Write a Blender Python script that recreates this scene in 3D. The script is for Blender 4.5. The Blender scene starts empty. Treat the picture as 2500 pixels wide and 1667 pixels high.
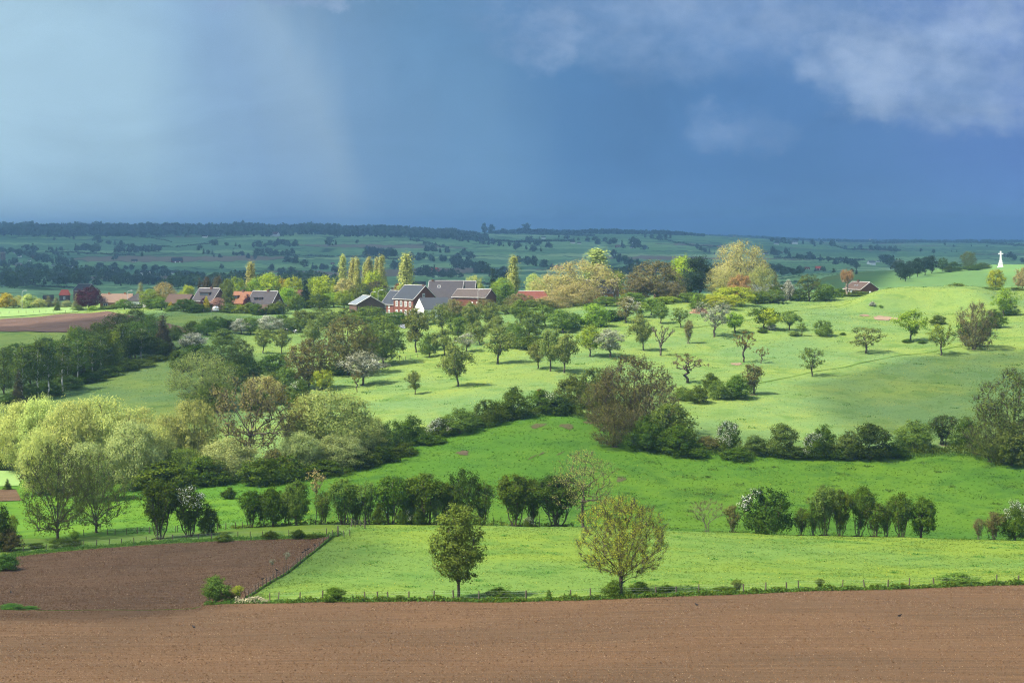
# Rolling farmland under a storm sky: terrain, fields, hedges, orchard, village and far hillside
SUN_E = 4.2; SKY_S = .085; EXPO = 1.6; CLOUD_T = .48; HAZE = 1.55e-4; HAZE_C = (.38, .61, 1., 1.); HAZE_G = .81
LEAF_K = 2.3; GRASS_K = .42
import bpy, math, random
import numpy as np
from mathutils import Vector, Matrix

# ------------------------------------------------------------------ scene
C = bpy.context.scene.collection
F = 70 / 36 * 2500.0          # focal length in photo pixels
HY = 570.0                    # photo row of the eye-level line
CZ = 66.0                     # camera height
R = math.radians
SUN_TRAVEL = Vector((0.56, 0.24, -0.79)).normalized()

# ------------------------------------------------------------------ terrain
# for a set of bearings: (distance, row of the ground in the picture) -> a height field
FAR_L = [(1100, 737), (1300, 724), (1600, 705), (2000, 682), (2600, 644), (3300, 602), (3800, 577), (4300, 562), (4800, 558), (6000, 566), (9000, 575), (14000, 575)]
FAR_M = [(1100, 733), (1300, 720), (1600, 700), (2000, 676), (2600, 642), (3300, 600), (3800, 574), (4300, 563), (4800, 560), (6000, 568), (9000, 576), (14000, 575)]
FAR_C = [(1100, 728), (1300, 712), (1600, 694), (2000, 670), (2600, 640), (3300, 606), (4000, 584), (4700, 573), (5300, 570), (7000, 574), (9000, 577), (14000, 575)]
FAR_R = [(1600, 668), (2000, 664), (2600, 642), (3300, 622), (4200, 606), (5500, 595), (7000, 592), (9000, 590), (14000, 586)]
COLS = {
 -600: [(60,2300),(160,1667),(210,1572),(255,1489),(300,1425),(345,1345),(365,1310),(390,1285),(430,1235),(470,1180),(520,1090),(560,1010),(600,975),(640,940),(700,860),(740,815),(800,787),(860,760),(900,748),(960,746)]+FAR_L,
 0:    [(60,2300),(160,1667),(210,1572),(255,1489),(300,1425),(345,1345),(365,1312),(390,1287),(430,1235),(470,1175),(520,1090),(560,1000),(600,962),(640,925),(700,850),(740,815),(800,787),(860,758),(900,746),(960,746)]+FAR_L,
 430:  [(60,2300),(160,1667),(210,1570),(255,1488),(300,1412),(340,1332),(352,1314),(365,1296),(390,1272),(430,1215),(470,1165),(520,1062),(560,985),(600,930),(640,880),(700,812),(780,768),(820,748),(870,741),(960,742)]+FAR_L,
 800:  [(60,2300),(160,1667),(210,1560),(253,1472),(300,1375),(345,1290),(362,1276),(380,1272),(400,1258),(430,1208),(470,1140),(500,1080),(560,1000),(600,955),(650,905),(700,855),(760,792),(790,770),(830,756),(870,747),(960,745)]+FAR_M,
 1250: [(60,2300),(160,1667),(210,1555),(253,1467),(300,1372),(345,1290),(360,1279),(385,1286),(405,1262),(430,1205),(470,1108),(500,1050),(530,1010),(560,970),(600,920),(650,870),(700,822),(760,772),(800,752),(860,738),(960,738)]+FAR_C,
 1650: [(60,2300),(160,1667),(210,1545),(255,1450),(300,1378),(345,1305),(358,1292),(385,1300),(405,1283),(440,1205),(480,1112),(520,1040),(560,985),(600,925),(650,865),(700,800),(740,765),(780,737),(820,722),(870,716),(960,724)]+FAR_C,
 2050: [(60,2300),(161,1667),(210,1540),(262,1440),(300,1388),(345,1318),(358,1306),(385,1314),(405,1300),(440,1218),(480,1125),(520,1050),(560,990),(600,935),(650,872),(700,810),(740,768),(780,747),(820,735),(850,725),(900,719),(960,712),(1100,700),(1200,684),(1300,670),(1400,664)]+FAR_R,
 2250: [(60,2300),(162,1667),(210,1537),(265,1432),(300,1390),(345,1322),(358,1312),(385,1320),(405,1306),(440,1222),(480,1128),(520,1050),(560,990),(600,932),(650,868),(700,806),(735,780),(760,768),(785,738),(805,718),(830,712),(950,712),(1100,700),(1250,676),(1330,660),(1400,657)]+FAR_R,
 2500: [(60,2300),(163,1667),(210,1534),(270,1424),(300,1385),(345,1330),(358,1319),(385,1326),(405,1310),(440,1225),(480,1130),(520,1050),(560,990),(600,930),(650,865),(700,800),(740,765),(780,735),(810,714),(840,706),(900,704),(1000,701),(1100,690),(1200,668),(1300,648),(1380,645),(1450,652)]+FAR_R,
 3100: [(60,2300),(164,1667),(210,1530),(275,1420),(300,1385),(345,1335),(358,1325),(385,1330),(405,1315),(440,1228),(480,1132),(520,1050),(560,990),(600,930),(650,865),(700,800),(740,765),(780,735),(810,714),(840,708),(900,705),(1000,702),(1100,690),(1200,670),(1300,652),(1400,652)]+FAR_R,
}
PX0, PXS, NPX = -2400., 25., 301
L0, LS = math.log(50.), 0.005
NL = int((math.log(14500.) - L0) / LS) + 1
lngrid = L0 + LS * np.arange(NL)
pxgrid = PX0 + PXS * np.arange(NPX)
ck = sorted(COLS)
ctab = np.zeros((len(ck), NL))
ker = np.exp(-0.5 * (np.arange(-12, 13) / 3.2) ** 2); ker /= ker.sum()
for i, k in enumerate(ck):
    a = np.array(COLS[k], float)
    row = np.interp(lngrid, np.log(a[:, 0]), a[:, 1])
    sl = (a[1, 1] - a[0, 1]) / (math.log(a[1, 0]) - math.log(a[0, 0]))
    rp = np.concatenate([np.full(12, row[0]), row, np.full(12, row[-1])])
    ctab[i] = np.convolve(rp, ker, 'valid')
TAB = np.zeros((NPX, NL))
for j in range(NL):
    TAB[:, j] = np.interp(pxgrid, ck, ctab[:, j])
k2 = np.exp(-0.5 * (np.arange(-10, 11) / 3.4) ** 2); k2 /= k2.sum()
pad = np.concatenate([np.repeat(TAB[:1], 10, 0), TAB, np.repeat(TAB[-1:], 10, 0)])
TAB = sum(k2[i] * pad[i:i + NPX] for i in range(21))

def bank(X, Y):      # grassy bank on the right of the orchard slope
    px = 1250 + F * X / Y; sm = lambda t: np.clip(t, 0, 1) ** 2 * (3 - 2 * np.clip(t, 0, 1))
    y0 = 752 + 10 * np.sin((px - 2050) / 120.); h = 5.6 * sm((px - 2040) / 130.) * sm((2520 - px) / 160.)
    return h * sm((Y - y0) / 13.) * (1 - sm((Y - y0 - 22) / 60.))

def bump(X, Y):
    a = np.clip((Y - 150) / 100, 0, 1) * np.clip(Y / 700, .45, 4)
    return a * (.16 * np.sin(X * .11 + .7 * np.sin(Y * .05)) * np.sin(Y * .09 + 1.3) + .12 * np.sin(X * .23 + Y * .17) + .10 * np.sin(X * .41 - Y * .31 + 2.) + .3 * np.sin(X * .031 + 1.) * np.sin(Y * .027)) + bank(X, Y)

def row_at(px, Y):
    px = np.asarray(px, float); Y = np.asarray(Y, float)
    u = np.clip((px - PX0) / PXS, 0, NPX - 1.001); v = np.clip((np.log(Y) - L0) / LS, 0, NL - 1.001)
    i = u.astype(int); j = v.astype(int); fu = u - i; fv = v - j
    return (TAB[i, j] * (1 - fu) * (1 - fv) + TAB[i + 1, j] * fu * (1 - fv) + TAB[i, j + 1] * (1 - fu) * fv + TAB[i + 1, j + 1] * fu * fv)

def gz(px, Y):
    px = np.asarray(px, float); Y = np.asarray(Y, float)
    return CZ - (row_at(px, Y) - HY) / F * Y + bump((px - 1250) / F * Y, Y)

def ground(px, Y):
    return Vector(((px - 1250) / F * Y, Y, float(gz(px, Y))))

def gxy(x, y):
    return Vector((x, y, float(gz(1250 + F * x / y, y))))

def pick(px, py, ymin=80):
    ys = np.exp(lngrid[lngrid > math.log(ymin)])
    z = gz(np.full(len(ys), float(px)), ys)
    rows = HY + (CZ - z) * F / ys
    k = np.argmax(rows <= py)
    if rows[k] > py: k = np.argmin(rows[:int(len(rows) * .8)])
    if k > 0 and rows[k - 1] != rows[k]:
        t = (rows[k - 1] - py) / (rows[k - 1] - rows[k]); t = min(max(t, 0), 1)
        return float(ys[k - 1] + (ys[k] - ys[k - 1]) * t)
    return float(ys[k])

# ------------------------------------------------------------------ mesh helpers
def mesh(name, parts, mats, tint=None, smooth=False):
    """parts: list of (verts Nx3, faces MxK, material index)"""
    me = bpy.data.meshes.new(name)
    V = np.concatenate([p[0] for p in parts]).astype(np.float32)
    off = 0; li = []; ls = []; mi = []; pos = 0
    for v, f, m in parts:
        f = np.asarray(f, np.int32); n, k = f.shape
        li.append((f + off).ravel()); ls.append(pos + k * np.arange(n)); pos += n * k
        mi.append(np.full(n, m)); off += len(v)
    li = np.concatenate(li); ls = np.concatenate(ls); mi = np.concatenate(mi)
    me.vertices.add(len(V)); me.vertices.foreach_set('co', V.ravel())
    me.loops.add(len(li)); me.loops.foreach_set('vertex_index', li.astype(np.int32))
    me.polygons.add(len(ls)); me.polygons.foreach_set('loop_start', ls.astype(np.int32))
    me.polygons.foreach_set('material_index', mi.astype(np.int32))
    me.polygons.foreach_set('use_smooth', np.full(len(ls), smooth))
    for m in mats: me.materials.append(m)
    if tint is not None:
        at = me.attributes.new('tint', 'FLOAT', 'FACE'); at.data.foreach_set('value', tint.astype(np.float32))
    me.update(calc_edges=True); me.validate()
    return me

def obj(name, me, parent=None):
    o = bpy.data.objects.new(name, me); C.objects.link(o)
    if parent is not None: o.parent = parent
    return o

def tag(o, label=None, cat=None, group=None, kind=None):
    for k, v in (('label', label), ('category', cat), ('group', group), ('kind', kind)):
        if v: o[k] = v
    return o

def thing(name, label, cat, loc, group=None, rz=0.):
    o = bpy.data.objects.new(name, None); C.objects.link(o); o.empty_display_size = .5
    o.location = loc; o.rotation_euler = (0, 0, rz)
    return tag(o, label, cat, group)

BOXF = np.array([[0, 3, 2, 1], [4, 5, 6, 7], [0, 1, 5, 4], [1, 2, 6, 5], [2, 3, 7, 6], [3, 0, 4, 7]])
def box(x0, x1, y0, y1, z0, z1, m=0):
    return (np.array([[x0, y0, z0], [x1, y0, z0], [x1, y1, z0], [x0, y1, z0], [x0, y0, z1], [x1, y0, z1], [x1, y1, z1], [x0, y1, z1]], float), BOXF, m)

def tubes(A, B, ra, rb, sides=4, m=0):
    A = np.asarray(A, float).reshape(-1, 3); B = np.asarray(B, float).reshape(-1, 3); n = len(A)
    ra = np.broadcast_to(np.asarray(ra, float), (n,)); rb = np.broadcast_to(np.asarray(rb, float), (n,))
    d = B - A; d = d / (np.linalg.norm(d, axis=1, keepdims=True) + 1e-9)
    ref = np.where(np.abs(d[:, 2:3]) > .9, np.array([[1., 0, 0]]), np.array([[0, 0, 1.]]))
    u = np.cross(d, ref); u /= np.linalg.norm(u, axis=1, keepdims=True); v = np.cross(d, u)
    an = np.arange(sides) * 2 * math.pi / sides
    ring = u[:, None, :] * np.cos(an)[None, :, None] + v[:, None, :] * np.sin(an)[None, :, None]
    V = np.concatenate([A[:, None] + ring * ra[:, None, None], B[:, None] + ring * rb[:, None, None]], 1).reshape(-1, 3)
    k = np.arange(sides); k1 = (k + 1) % sides
    q = np.stack([k, k1, k1 + sides, k + sides], 1)
    Q = (q[None] + (np.arange(n) * 2 * sides)[:, None, None]).reshape(-1, 4)
    return (V, Q, m)

# ------------------------------------------------------------------ materials
def newmat(name):
    m = bpy.data.materials.new(name); m.use_nodes = True
    nt = m.node_tree; nt.nodes.clear()
    out = nt.nodes.new('ShaderNodeOutputMaterial')
    return m, nt, out
def N(nt, t, **kw):
    n = nt.nodes.new(t)
    for k, v in kw.items():
        if k == 'inp':
            for a, b in v.items(): n.inputs[a].default_value = b
        else: setattr(n, k, v)
    return n
def rgba(c): return (c[0], c[1], c[2], 1.)
def mixc(nt, fac, a, b, mode='MIX'):
    n = N(nt, 'ShaderNodeMix', data_type='RGBA', blend_type=mode)
    for i, x in ((0, fac), (6, a), (7, b)):
        if hasattr(x, 'links') or hasattr(x, 'is_linked'): nt.links.new(x, n.inputs[i])
        elif i == 0: n.inputs[0].default_value = x
        else: n.inputs[i].default_value = rgba(x)
    return n.outputs[2]
def mth(nt, op, a, b=0., c=None, clamp=False):
    n = N(nt, 'ShaderNodeMath', operation=op, use_clamp=clamp)
    for i, x in ((0, a), (1, b), (2, c)):
        if x is None: continue
        if hasattr(x, 'is_linked'): nt.links.new(x, n.inputs[i])
        else: n.inputs[i].default_value = x
    return n.outputs[0]
def noise(nt, vec, scale, detail=3, rough=.55, dist=0.):
    n = N(nt, 'ShaderNodeTexNoise'); n.inputs['Scale'].default_value = scale
    n.inputs['Detail'].default_value = detail; n.inputs['Roughness'].default_value = rough; n.inputs['Distortion'].default_value = dist
    if vec is not None: nt.links.new(vec, n.inputs['Vector'])
    return n.outputs[0]
def sstep(nt, x, a, b):
    n = N(nt, 'ShaderNodeMapRange', interpolation_type='SMOOTHSTEP'); nt.links.new(x, n.inputs[0])
    n.inputs[1].default_value = a; n.inputs[2].default_value = b
    return n.outputs[0]
def mapping(nt, vec, scale=(1, 1, 1), rot=(0, 0, 0), loc=(0, 0, 0)):
    n = N(nt, 'ShaderNodeMapping'); nt.links.new(vec, n.inputs[0])
    n.inputs['Scale'].default_value = scale; n.inputs['Rotation'].default_value = rot; n.inputs['Location'].default_value = loc
    return n.outputs[0]
def coords(nt): return N(nt, 'ShaderNodeTexCoord').outputs['Object']

def plain(name, c, rough=.8, var=.15, scale=2., metallic=0.):
    m, nt, out = newmat(name)
    p = N(nt, 'ShaderNodeBsdfPrincipled'); p.inputs['Roughness'].default_value = rough; p.inputs['Metallic'].default_value = metallic; p.inputs['Specular IOR Level'].default_value = .12
    n = noise(nt, coords(nt), scale, 4)
    d = [max(0, x * (1 - var * 1.6)) for x in c]; l = [min(1, x * (1 + var * 1.6)) for x in c]
    nt.links.new(mixc(nt, n, d, l), p.inputs['Base Color'])
    nt.links.new(p.outputs[0], out.inputs[0]); return m

LM = {}
def leafmat(name, c, trans=.38, hue=.035, val=.5):
    m, nt, out = newmat('leaves_' + name)
    at = N(nt, 'ShaderNodeAttribute', attribute_name='tint'); oi = N(nt, 'ShaderNodeObjectInfo')
    h = N(nt, 'ShaderNodeHueSaturation'); h.inputs['Color'].default_value = rgba(c)
    t = at.outputs['Fac']; r = oi.outputs['Random']
    nt.links.new(mth(nt, 'ADD', mth(nt, 'MULTIPLY', mth(nt, 'SUBTRACT', t, .5), -hue), mth(nt, 'MULTIPLY_ADD', r, hue, .5 - hue / 2)), h.inputs['Hue'])
    nt.links.new(mth(nt, 'ADD', mth(nt, 'MULTIPLY', t, val * 1.1), mth(nt, 'MULTIPLY_ADD', r, .25, 1 - val * .55 - .125)), h.inputs['Value'])
    h.inputs['Saturation'].default_value = 1.
    d = N(nt, 'ShaderNodeBsdfDiffuse'); tr = N(nt, 'ShaderNodeBsdfTranslucent'); mx = N(nt, 'ShaderNodeMixShader'); mx.inputs[0].default_value = trans
    nt.links.new(h.outputs[0], d.inputs[0]); nt.links.new(h.outputs[0], tr.inputs[0])
    nt.links.new(d.outputs[0], mx.inputs[1]); nt.links.new(tr.outputs[0], mx.inputs[2]); nt.links.new(mx.outputs[0], out.inputs[0])
    LM[name] = m; return m

def grassmat(name, c1, c2, c3, flower=0., bumpd=.25, dark=.25, gk=1., trans=0.):
    """c1/c2 large patches, c3 tussock colour, flower = buttercup amount"""
    m, nt, out = newmat(name); co = coords(nt)
    big = noise(nt, co, .022, 4, .6); mid = noise(nt, co, .11, 4, .6, .6); fine = noise(nt, co, 1.1, 4, .7); vf = noise(nt, co, 4.5, 2, .7)
    c1, c2, c3 = [[x * GRASS_K * gk for x in q] for q in (c1, c2, c3)]
    col = mixc(nt, sstep(nt, big, .36, .64), c1, c2)
    col = mixc(nt, mth(nt, 'MULTIPLY', sstep(nt, mid, .46, .68), .75), col, c3)
    k = mth(nt, 'ADD', mth(nt, 'MULTIPLY', fine, .7), mth(nt, 'MULTIPLY', vf, .5))
    n = N(nt, 'ShaderNodeHueSaturation'); nt.links.new(col, n.inputs['Color'])
    nt.links.new(mth(nt, 'MULTIPLY_ADD', k, dark * 5.5, 1 - dark * 3.3), n.inputs['Value'])
    col = n.outputs[0]
    if flower > 0:
        fl = noise(nt, co, 7., 2, .8); patch = noise(nt, co, .06, 3, .6, 1.)
        f = mth(nt, 'MULTIPLY', sstep(nt, fl, .60, .66), mth(nt, 'MULTIPLY_ADD', sstep(nt, patch, .5, .66), flower, flower * .12), clamp=True)
        col = mixc(nt, f, col, (.40, .30, .02))
    d = N(nt, 'ShaderNodeBsdfPrincipled'); d.inputs['Roughness'].default_value = .9; d.inputs['Specular IOR Level'].default_value = .05
    nt.links.new(col, d.inputs['Base Color'])
    b = N(nt, 'ShaderNodeBump'); b.inputs['Strength'].default_value = .6; b.inputs['Distance'].default_value = bumpd
    nt.links.new(mth(nt, 'ADD', fine, mth(nt, 'MULTIPLY', vf, .5)), b.inputs['Height']); nt.links.new(b.outputs[0], d.inputs['Normal'])
    if trans:
        tl = N(nt, 'ShaderNodeBsdfTranslucent'); df = N(nt, 'ShaderNodeBsdfDiffuse'); mx = N(nt, 'ShaderNodeMixShader'); mx.inputs[0].default_value = trans
        nt.links.new(col, tl.inputs[0]); nt.links.new(col, df.inputs[0]); nt.links.new(df.outputs[0], mx.inputs[1]); nt.links.new(tl.outputs[0], mx.inputs[2]); nt.links.new(mx.outputs[0], out.inputs[0]); return m
    nt.links.new(d.outputs[0], out.inputs[0]); return m

def soilmat(name, c1, c2, rot, furrow=(.05, 1.3, 1.), straw=.35):
    m, nt, out = newmat(name); co = coords(nt)
    fur = noise(nt, mapping(nt, co, furrow, (0, 0, rot)), 1., 4, .6)
    big = noise(nt, co, .03, 4, .6); fine = noise(nt, co, 5., 4, .75); vf = noise(nt, co, 14., 2, .7)
    col = mixc(nt, sstep(nt, big, .35, .65), c1, c2)
    h = N(nt, 'ShaderNodeHueSaturation'); nt.links.new(col, h.inputs['Color'])
    v = mth(nt, 'ADD', mth(nt, 'MULTIPLY_ADD', fur, 1.1, -.25), mth(nt, 'ADD', mth(nt, 'MULTIPLY_ADD', fine, 1.2, -.25), mth(nt, 'MULTIPLY', vf, .5)))
    nt.links.new(v, h.inputs['Value']); col = h.outputs[0]
    sp = sstep(nt, mth(nt, 'MULTIPLY_ADD', fur, .12, vf), .69, .73)
    col = mixc(nt, mth(nt, 'MULTIPLY', sp, straw), col, (.42, .31, .2))
    d = N(nt, 'ShaderNodeBsdfPrincipled'); d.inputs['Roughness'].default_value = .95; d.inputs['Specular IOR Level'].default_value = .1
    nt.links.new(col, d.inputs['Base Color'])
    b = N(nt, 'ShaderNodeBump'); b.inputs['Strength'].default_value = .8; b.inputs['Distance'].default_value = .2
    nt.links.new(mth(nt, 'ADD', fine, mth(nt, 'MULTIPLY', fur, .8)), b.inputs['Height']); nt.links.new(b.outputs[0], d.inputs['Normal'])
    nt.links.new(d.outputs[0], out.inputs[0]); return m
# ------------------------------------------------------------------ ground sheets
def interp_fn(pts):
    p = sorted(pts); xs = [a for a, b in p]; ys = [b for a, b in p]
    return lambda x: np.interp(x, xs, ys)
def rowfn(pts):          # boundary given as photo points -> distance as a function of bearing
    return interp_fn([(a, pick(a, b)) for a, b in pts])
# front edge of the pasture / near ploughed field
b1 = rowfn([(-900, 1487), (0, 1488), (250, 1489), (470, 1486), (505, 1476), (600, 1473), (850, 1470), (1100, 1468), (1400, 1466), (1600, 1458), (1850, 1449), (2100, 1440), (2300, 1434), (2500, 1427), (3200, 1415)])
# top of the left ploughed field
btop = rowfn([(-900, 1400), (-100, 1385), (0, 1366), (45, 1357), (250, 1337), (430, 1325), (600, 1318), (740, 1315), (800, 1311), (860, 1305)])
bside = [(.0, 505), (.08, 600), (.3, 655), (.55, 715), (.8, 770), (1., 815)]     # right side of it
ps = interp_fn(bside)
b2 = interp_fn([(-3000, 360), (4000, 360)])
ptop = lambda p: btop(np.minimum(p, 860))
b3 = interp_fn([(-3000, 475), (500, 475), (870, 472), (1000, 500), (1100, 508), (1200, 520), (1370, 535), (1480, 520), (1560, 490), (1700, 486), (2000, 486), (2300, 492), (2500, 488), (4000, 486)])
b4 = interp_fn([(-3000, 950), (1900, 950), (2050, 1380), (2500, 1420), (4000, 1420)])

def pxnodes(a, b, fine=11.):
    n = np.concatenate([np.arange(-2300, -150, 120), np.arange(-150, 2650, fine), np.arange(2650, 4900, 120)])
    return np.unique(np.concatenate([[a], n[(n > a + 2) & (n < b - 2)], [b]]))

def sheet(name, label, mat, Ya, Yb, ny, xl=-2300., xr=4800., off=0., fine=11., kind='structure', logs=True):
    s = (pxnodes(-2300., 4800., fine) + 2300.) / 7100.
    rows = []
    for t in np.linspace(0, 1, ny):
        a = xl(t) if callable(xl) else xl; b = xr(t) if callable(xr) else xr
        px = a + (b - a) * s if (callable(xl) or callable(xr) or xl != -2300. or xr != 4800.) else s * 7100 - 2300
        ya = Ya(px) if callable(Ya) else np.full(len(px), float(Ya)); yb = Yb(px) if callable(Yb) else np.full(len(px), float(Yb))
        Y = np.exp(np.log(ya) + (np.log(yb) - np.log(ya)) * t)
        rows.append(np.stack([(px - 1250) / F * Y, Y, gz(px, Y) + off], 1))
    V = np.concatenate(rows); n = len(s)
    i = np.arange(n - 1)[None, :] + n * np.arange(ny - 1)[:, None]; i = i.ravel()
    Q = np.stack([i, i + 1, i + 1 + n, i + n], 1)
    o = obj(name, mesh(name, [(V, Q, 0)], [mat], smooth=True))
    return tag(o, label, None, None, kind)

PA_ = ((.26, .385, .048), (.205, .355, .068), (.135, .285, .048)); G_past = grassmat('pasture_grass', *PA_, .10, .14, .20)
G_valley = grassmat('meadow_grass', (.175, .345, .028), (.12, .295, .028), (.08, .215, .026), .16, .16, .20)
SL_ = ((.325, .455, .095), (.225, .385, .125), (.165, .31, .065)); G_slope = grassmat('orchard_grass', *SL_, .9, .25, .17)
G_left = grassmat('hillside_grass', (.19, .33, .03), (.14, .29, .045), (.13, .25, .03), .6, .2, .20)
G_pale = grassmat('young_crop_grass', (.42, .62, .20), (.38, .58, .18), (.32, .54, .16), 0., .1, .10)
S_near = soilmat('ploughed_soil', (.106, .060, .029), (.085, .051, .026), R(2), (.045, .9, 1.))
S_left = soilmat('ploughed_soil_dim', (.106, .062, .033), (.086, .053, .030), R(83), (.03, .55, 1.))
S_far = soilmat('ploughed_soil_far', (.120, .070, .048), (.10, .062, .046), R(40), (.03, .25, 1.), .1)
S_red = soilmat('red_earth', (.22, .155, .10), (.28, .20, .14), R(20), (.1, .5, 1.), .3)
S_mud = soilmat('mud', (.085, .065, .035), (.09, .085, .035), R(20), (.1, .5, 1.), .1)

# far hills: field mosaic
def hillmat():
    m, nt, out = newmat('far_fields'); co = coords(nt)
    w = N(nt, 'ShaderNodeTexVoronoi', feature='F1'); w.inputs['Scale'].default_value = 1.
    wob = noise(nt, co, .0015, 2)
    mp = mapping(nt, co, (.0030, .0075, .0), (0, 0, R(12)))
    ad = N(nt, 'ShaderNodeVectorMath', operation='ADD'); nt.links.new(mp, ad.inputs[0])
    cb = N(nt, 'ShaderNodeCombineXYZ'); nt.links.new(mth(nt, 'MULTIPLY', wob, 1.3), cb.inputs[0]); nt.links.new(mth(nt, 'MULTIPLY', wob, .7), cb.inputs[1]); nt.links.new(cb.outputs[0], ad.inputs[1])
    nt.links.new(ad.outputs[0], w.inputs['Vector'])
    sp = N(nt, 'ShaderNodeSeparateColor'); nt.links.new(w.outputs['Color'], sp.inputs[0])
    r = N(nt, 'ShaderNodeValToRGB'); cr = r.color_ramp; cr.interpolation = 'CONSTANT'
    cols = [(0, (.13, .23, .11)), (.2, (.17, .29, .12)), (.42, (.22, .34, .15)), (.6, (.10, .19, .10)), (.74, (.28, .38, .18)), (.86, (.20, .155, .115)), (.93, (.16, .27, .11))]
    while len(cr.elements) < len(cols): cr.elements.new(.5)
    for e, (p, c) in zip(cr.elements, cols): e.position = p; e.color = rgba(c)
    nt.links.new(sp.outputs[0], r.inputs[0])
    w2 = N(nt, 'ShaderNodeTexVoronoi', feature='DISTANCE_TO_EDGE'); w2.inputs['Scale'].default_value = 1.; nt.links.new(ad.outputs[0], w2.inputs['Vector'])
    edge = mth(nt, 'SUBTRACT', 1., sstep(nt, w2.outputs['Distance'], .006, .03))
    gap = sstep(nt, noise(nt, co, .006, 2), .32, .42)
    col = mixc(nt, mth(nt, 'MULTIPLY', mth(nt, 'MULTIPLY', edge, gap), .85), r.outputs[0], (.022, .045, .02))
    h = N(nt, 'ShaderNodeHueSaturation'); nt.links.new(col, h.inputs['Color']); nt.links.new(mth(nt, 'MULTIPLY_ADD', noise(nt, co, .012, 4, .7), .6, .7), h.inputs['Value'])
    d = N(nt, 'ShaderNodeBsdfDiffuse'); nt.links.new(h.outputs[0], d.inputs[0]); nt.links.new(d.outputs[0], out.inputs[0]); return m
G_far = hillmat()

sheet('ground', 'grassy ground sheet under every field', G_left, 52, 9600, 150, off=-4.5, fine=40.)
sheet('ploughed_field', 'bare brown ploughed field nearest the viewer', S_near, 56, lambda p: b1(p) + .25, 60, off=.03)
sheet('ploughed_field', 'brown ploughed field left of the post fence with ravens', S_left, lambda p: b1(p) - 1.2, btop, 34, xl=-2300., xr=lambda t: float(ps(t)), fine=20.)
sheet('pasture', 'bright yellow-green pasture behind the front fence', G_past, lambda p: b1(p) - .8, ptop, 40, xl=lambda t: float(ps(t)), xr=4800.)
sheet('pasture_crest', 'pasture strip along the crest by the bushes', G_past, lambda p: ptop(p) - .1, lambda p: b2(p) + 2, 8)
sheet('meadow', 'deep green meadow between the bush row and the hedge', G_valley, b2, b3, 44)
sheet('hillside_meadow', 'pale green orchard slope rising to the village', G_slope, b3, b4, 110)
sheet('hills', 'far shaded hillside of small fields', G_far, b4, 9600, 150, off=.05)

def overlay(name, label, mat, poly, nx=24, ny=10, off=.12, edge=None):
    """poly = four photo points: near-left, near-right, far-right, far-left"""
    P = [(a, pick(a, b)) if not isinstance(b, tuple) else (a, b[0]) for a, b in poly]
    V = []
    for j in range(ny + 1):
        for i in range(nx + 1):
            s = i / nx; t = j / ny
            w = [(1 - s) * (1 - t), s * (1 - t), s * t, (1 - s) * t]
            px = sum(w[k] * P[k][0] for k in range(4)); Y = math.exp(sum(w[k] * math.log(P[k][1]) for k in range(4)))
            V.append([(px - 1250) / F * Y, Y, float(gz(px, Y)) + off])
    n = nx + 1
    i = (np.arange(nx)[None] + n * np.arange(ny)[:, None]).ravel()
    return tag(obj(name, mesh(name, [(np.array(V), np.stack([i, i + 1, i + 1 + n, i + n], 1), 0)], [mat], smooth=True)), label, None, None, 'structure')
def blob(name, label, mat, px, py, wpx, hpx, seed, off=.1, n=28, rot=0.):
    rg = np.random.default_rng(seed); Y0 = pick(px, py); a = np.arange(n) * 2 * math.pi / n
    rr = 1 + .22 * np.sin(2 * a + rg.uniform(0, 6)) + .18 * np.sin(3 * a + rg.uniform(0, 6)) + .12 * np.sin(7 * a + rg.uniform(0, 6))
    V = []
    for k, f in ((0, 0.), (1, .5), (2, 1.)):
        for t, r_ in zip(a, rr):
            qx = px + wpx / 2 * f * r_ * math.cos(t); qy = py - hpx / 2 * f * r_ * math.sin(t) + rot * (qx - px)
            Y = pick(qx, qy); V.append([(qx - 1250) / F * Y, Y, float(gz(qx, Y)) + off])
    Q = []
    for k in range(2):
        for i in range(n): j = (i + 1) % n; Q.append([k * n + i, k * n + j, (k + 1) * n + j, (k + 1) * n + i])
    return tag(obj(name, mesh(name, [(np.array(V), np.array(Q), 0)], [mat], smooth=True)), label, None, None, 'structure')

overlay('ploughed_field', 'small brown ploughed field beside the copper beech', S_far, [(-500, 800), (480, 815), (262, 761), (-500, 795)], off=.3)
overlay('crop_field', 'pale sunlit strip of young crop left of the village', G_pale, [(-500, 794), (190, 762), (190, 751), (-500, 748)], off=.2)
overlay('hill_field', 'green shaded field below the pine clump', grassmat('shaded_crop', (.26, .46, .12), (.24, .45, .13), (.22, .42, .12), 0, .1, .08), [(1850, (960,)), (3200, (960,)), (3200, (1370,)), (2120, (1370,))], nx=60, ny=40, off=.15)
overlay('crop_field', 'bright sunlit grass glimpsed under the willows at the left edge', G_pale, [(-400, 1192), (45, 1186), (60, 1150), (-400, 1152)], off=.12)
overlay('ploughed_field', 'sliver of brown soil at the left edge below the willows', S_left, [(-400, 1232), (52, 1222), (40, 1196), (-400, 1198)], off=.12)
blob('earth_scar', 'red bare earth scar at the foot of the grassy bank', S_red, 2163, 778, 60, 11, 3, .2, rot=.12)
blob('earth_scar', 'thin red earth scrape beside the larger scar', S_red, 2112, 771, 26, 4, 4, .2, rot=.1)
blob('mud_patch', 'small worn mud patch in the middle of the meadow', S_mud, 1130, 1106, 36, 9, 5)
blob('mud_patch', 'streaked mud patch near the hedge, leftmost of three', S_mud, 1313, 1040, 34, 10, 6, rot=-.3)
blob('mud_patch', 'oval mud patch near the hedge, middle of three', S_mud, 1384, 1041, 36, 11, 7)
blob('mud_patch', 'dark mud patch beside the brown thicket', S_mud, 1443, 1032, 30, 7, 8)
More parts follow.
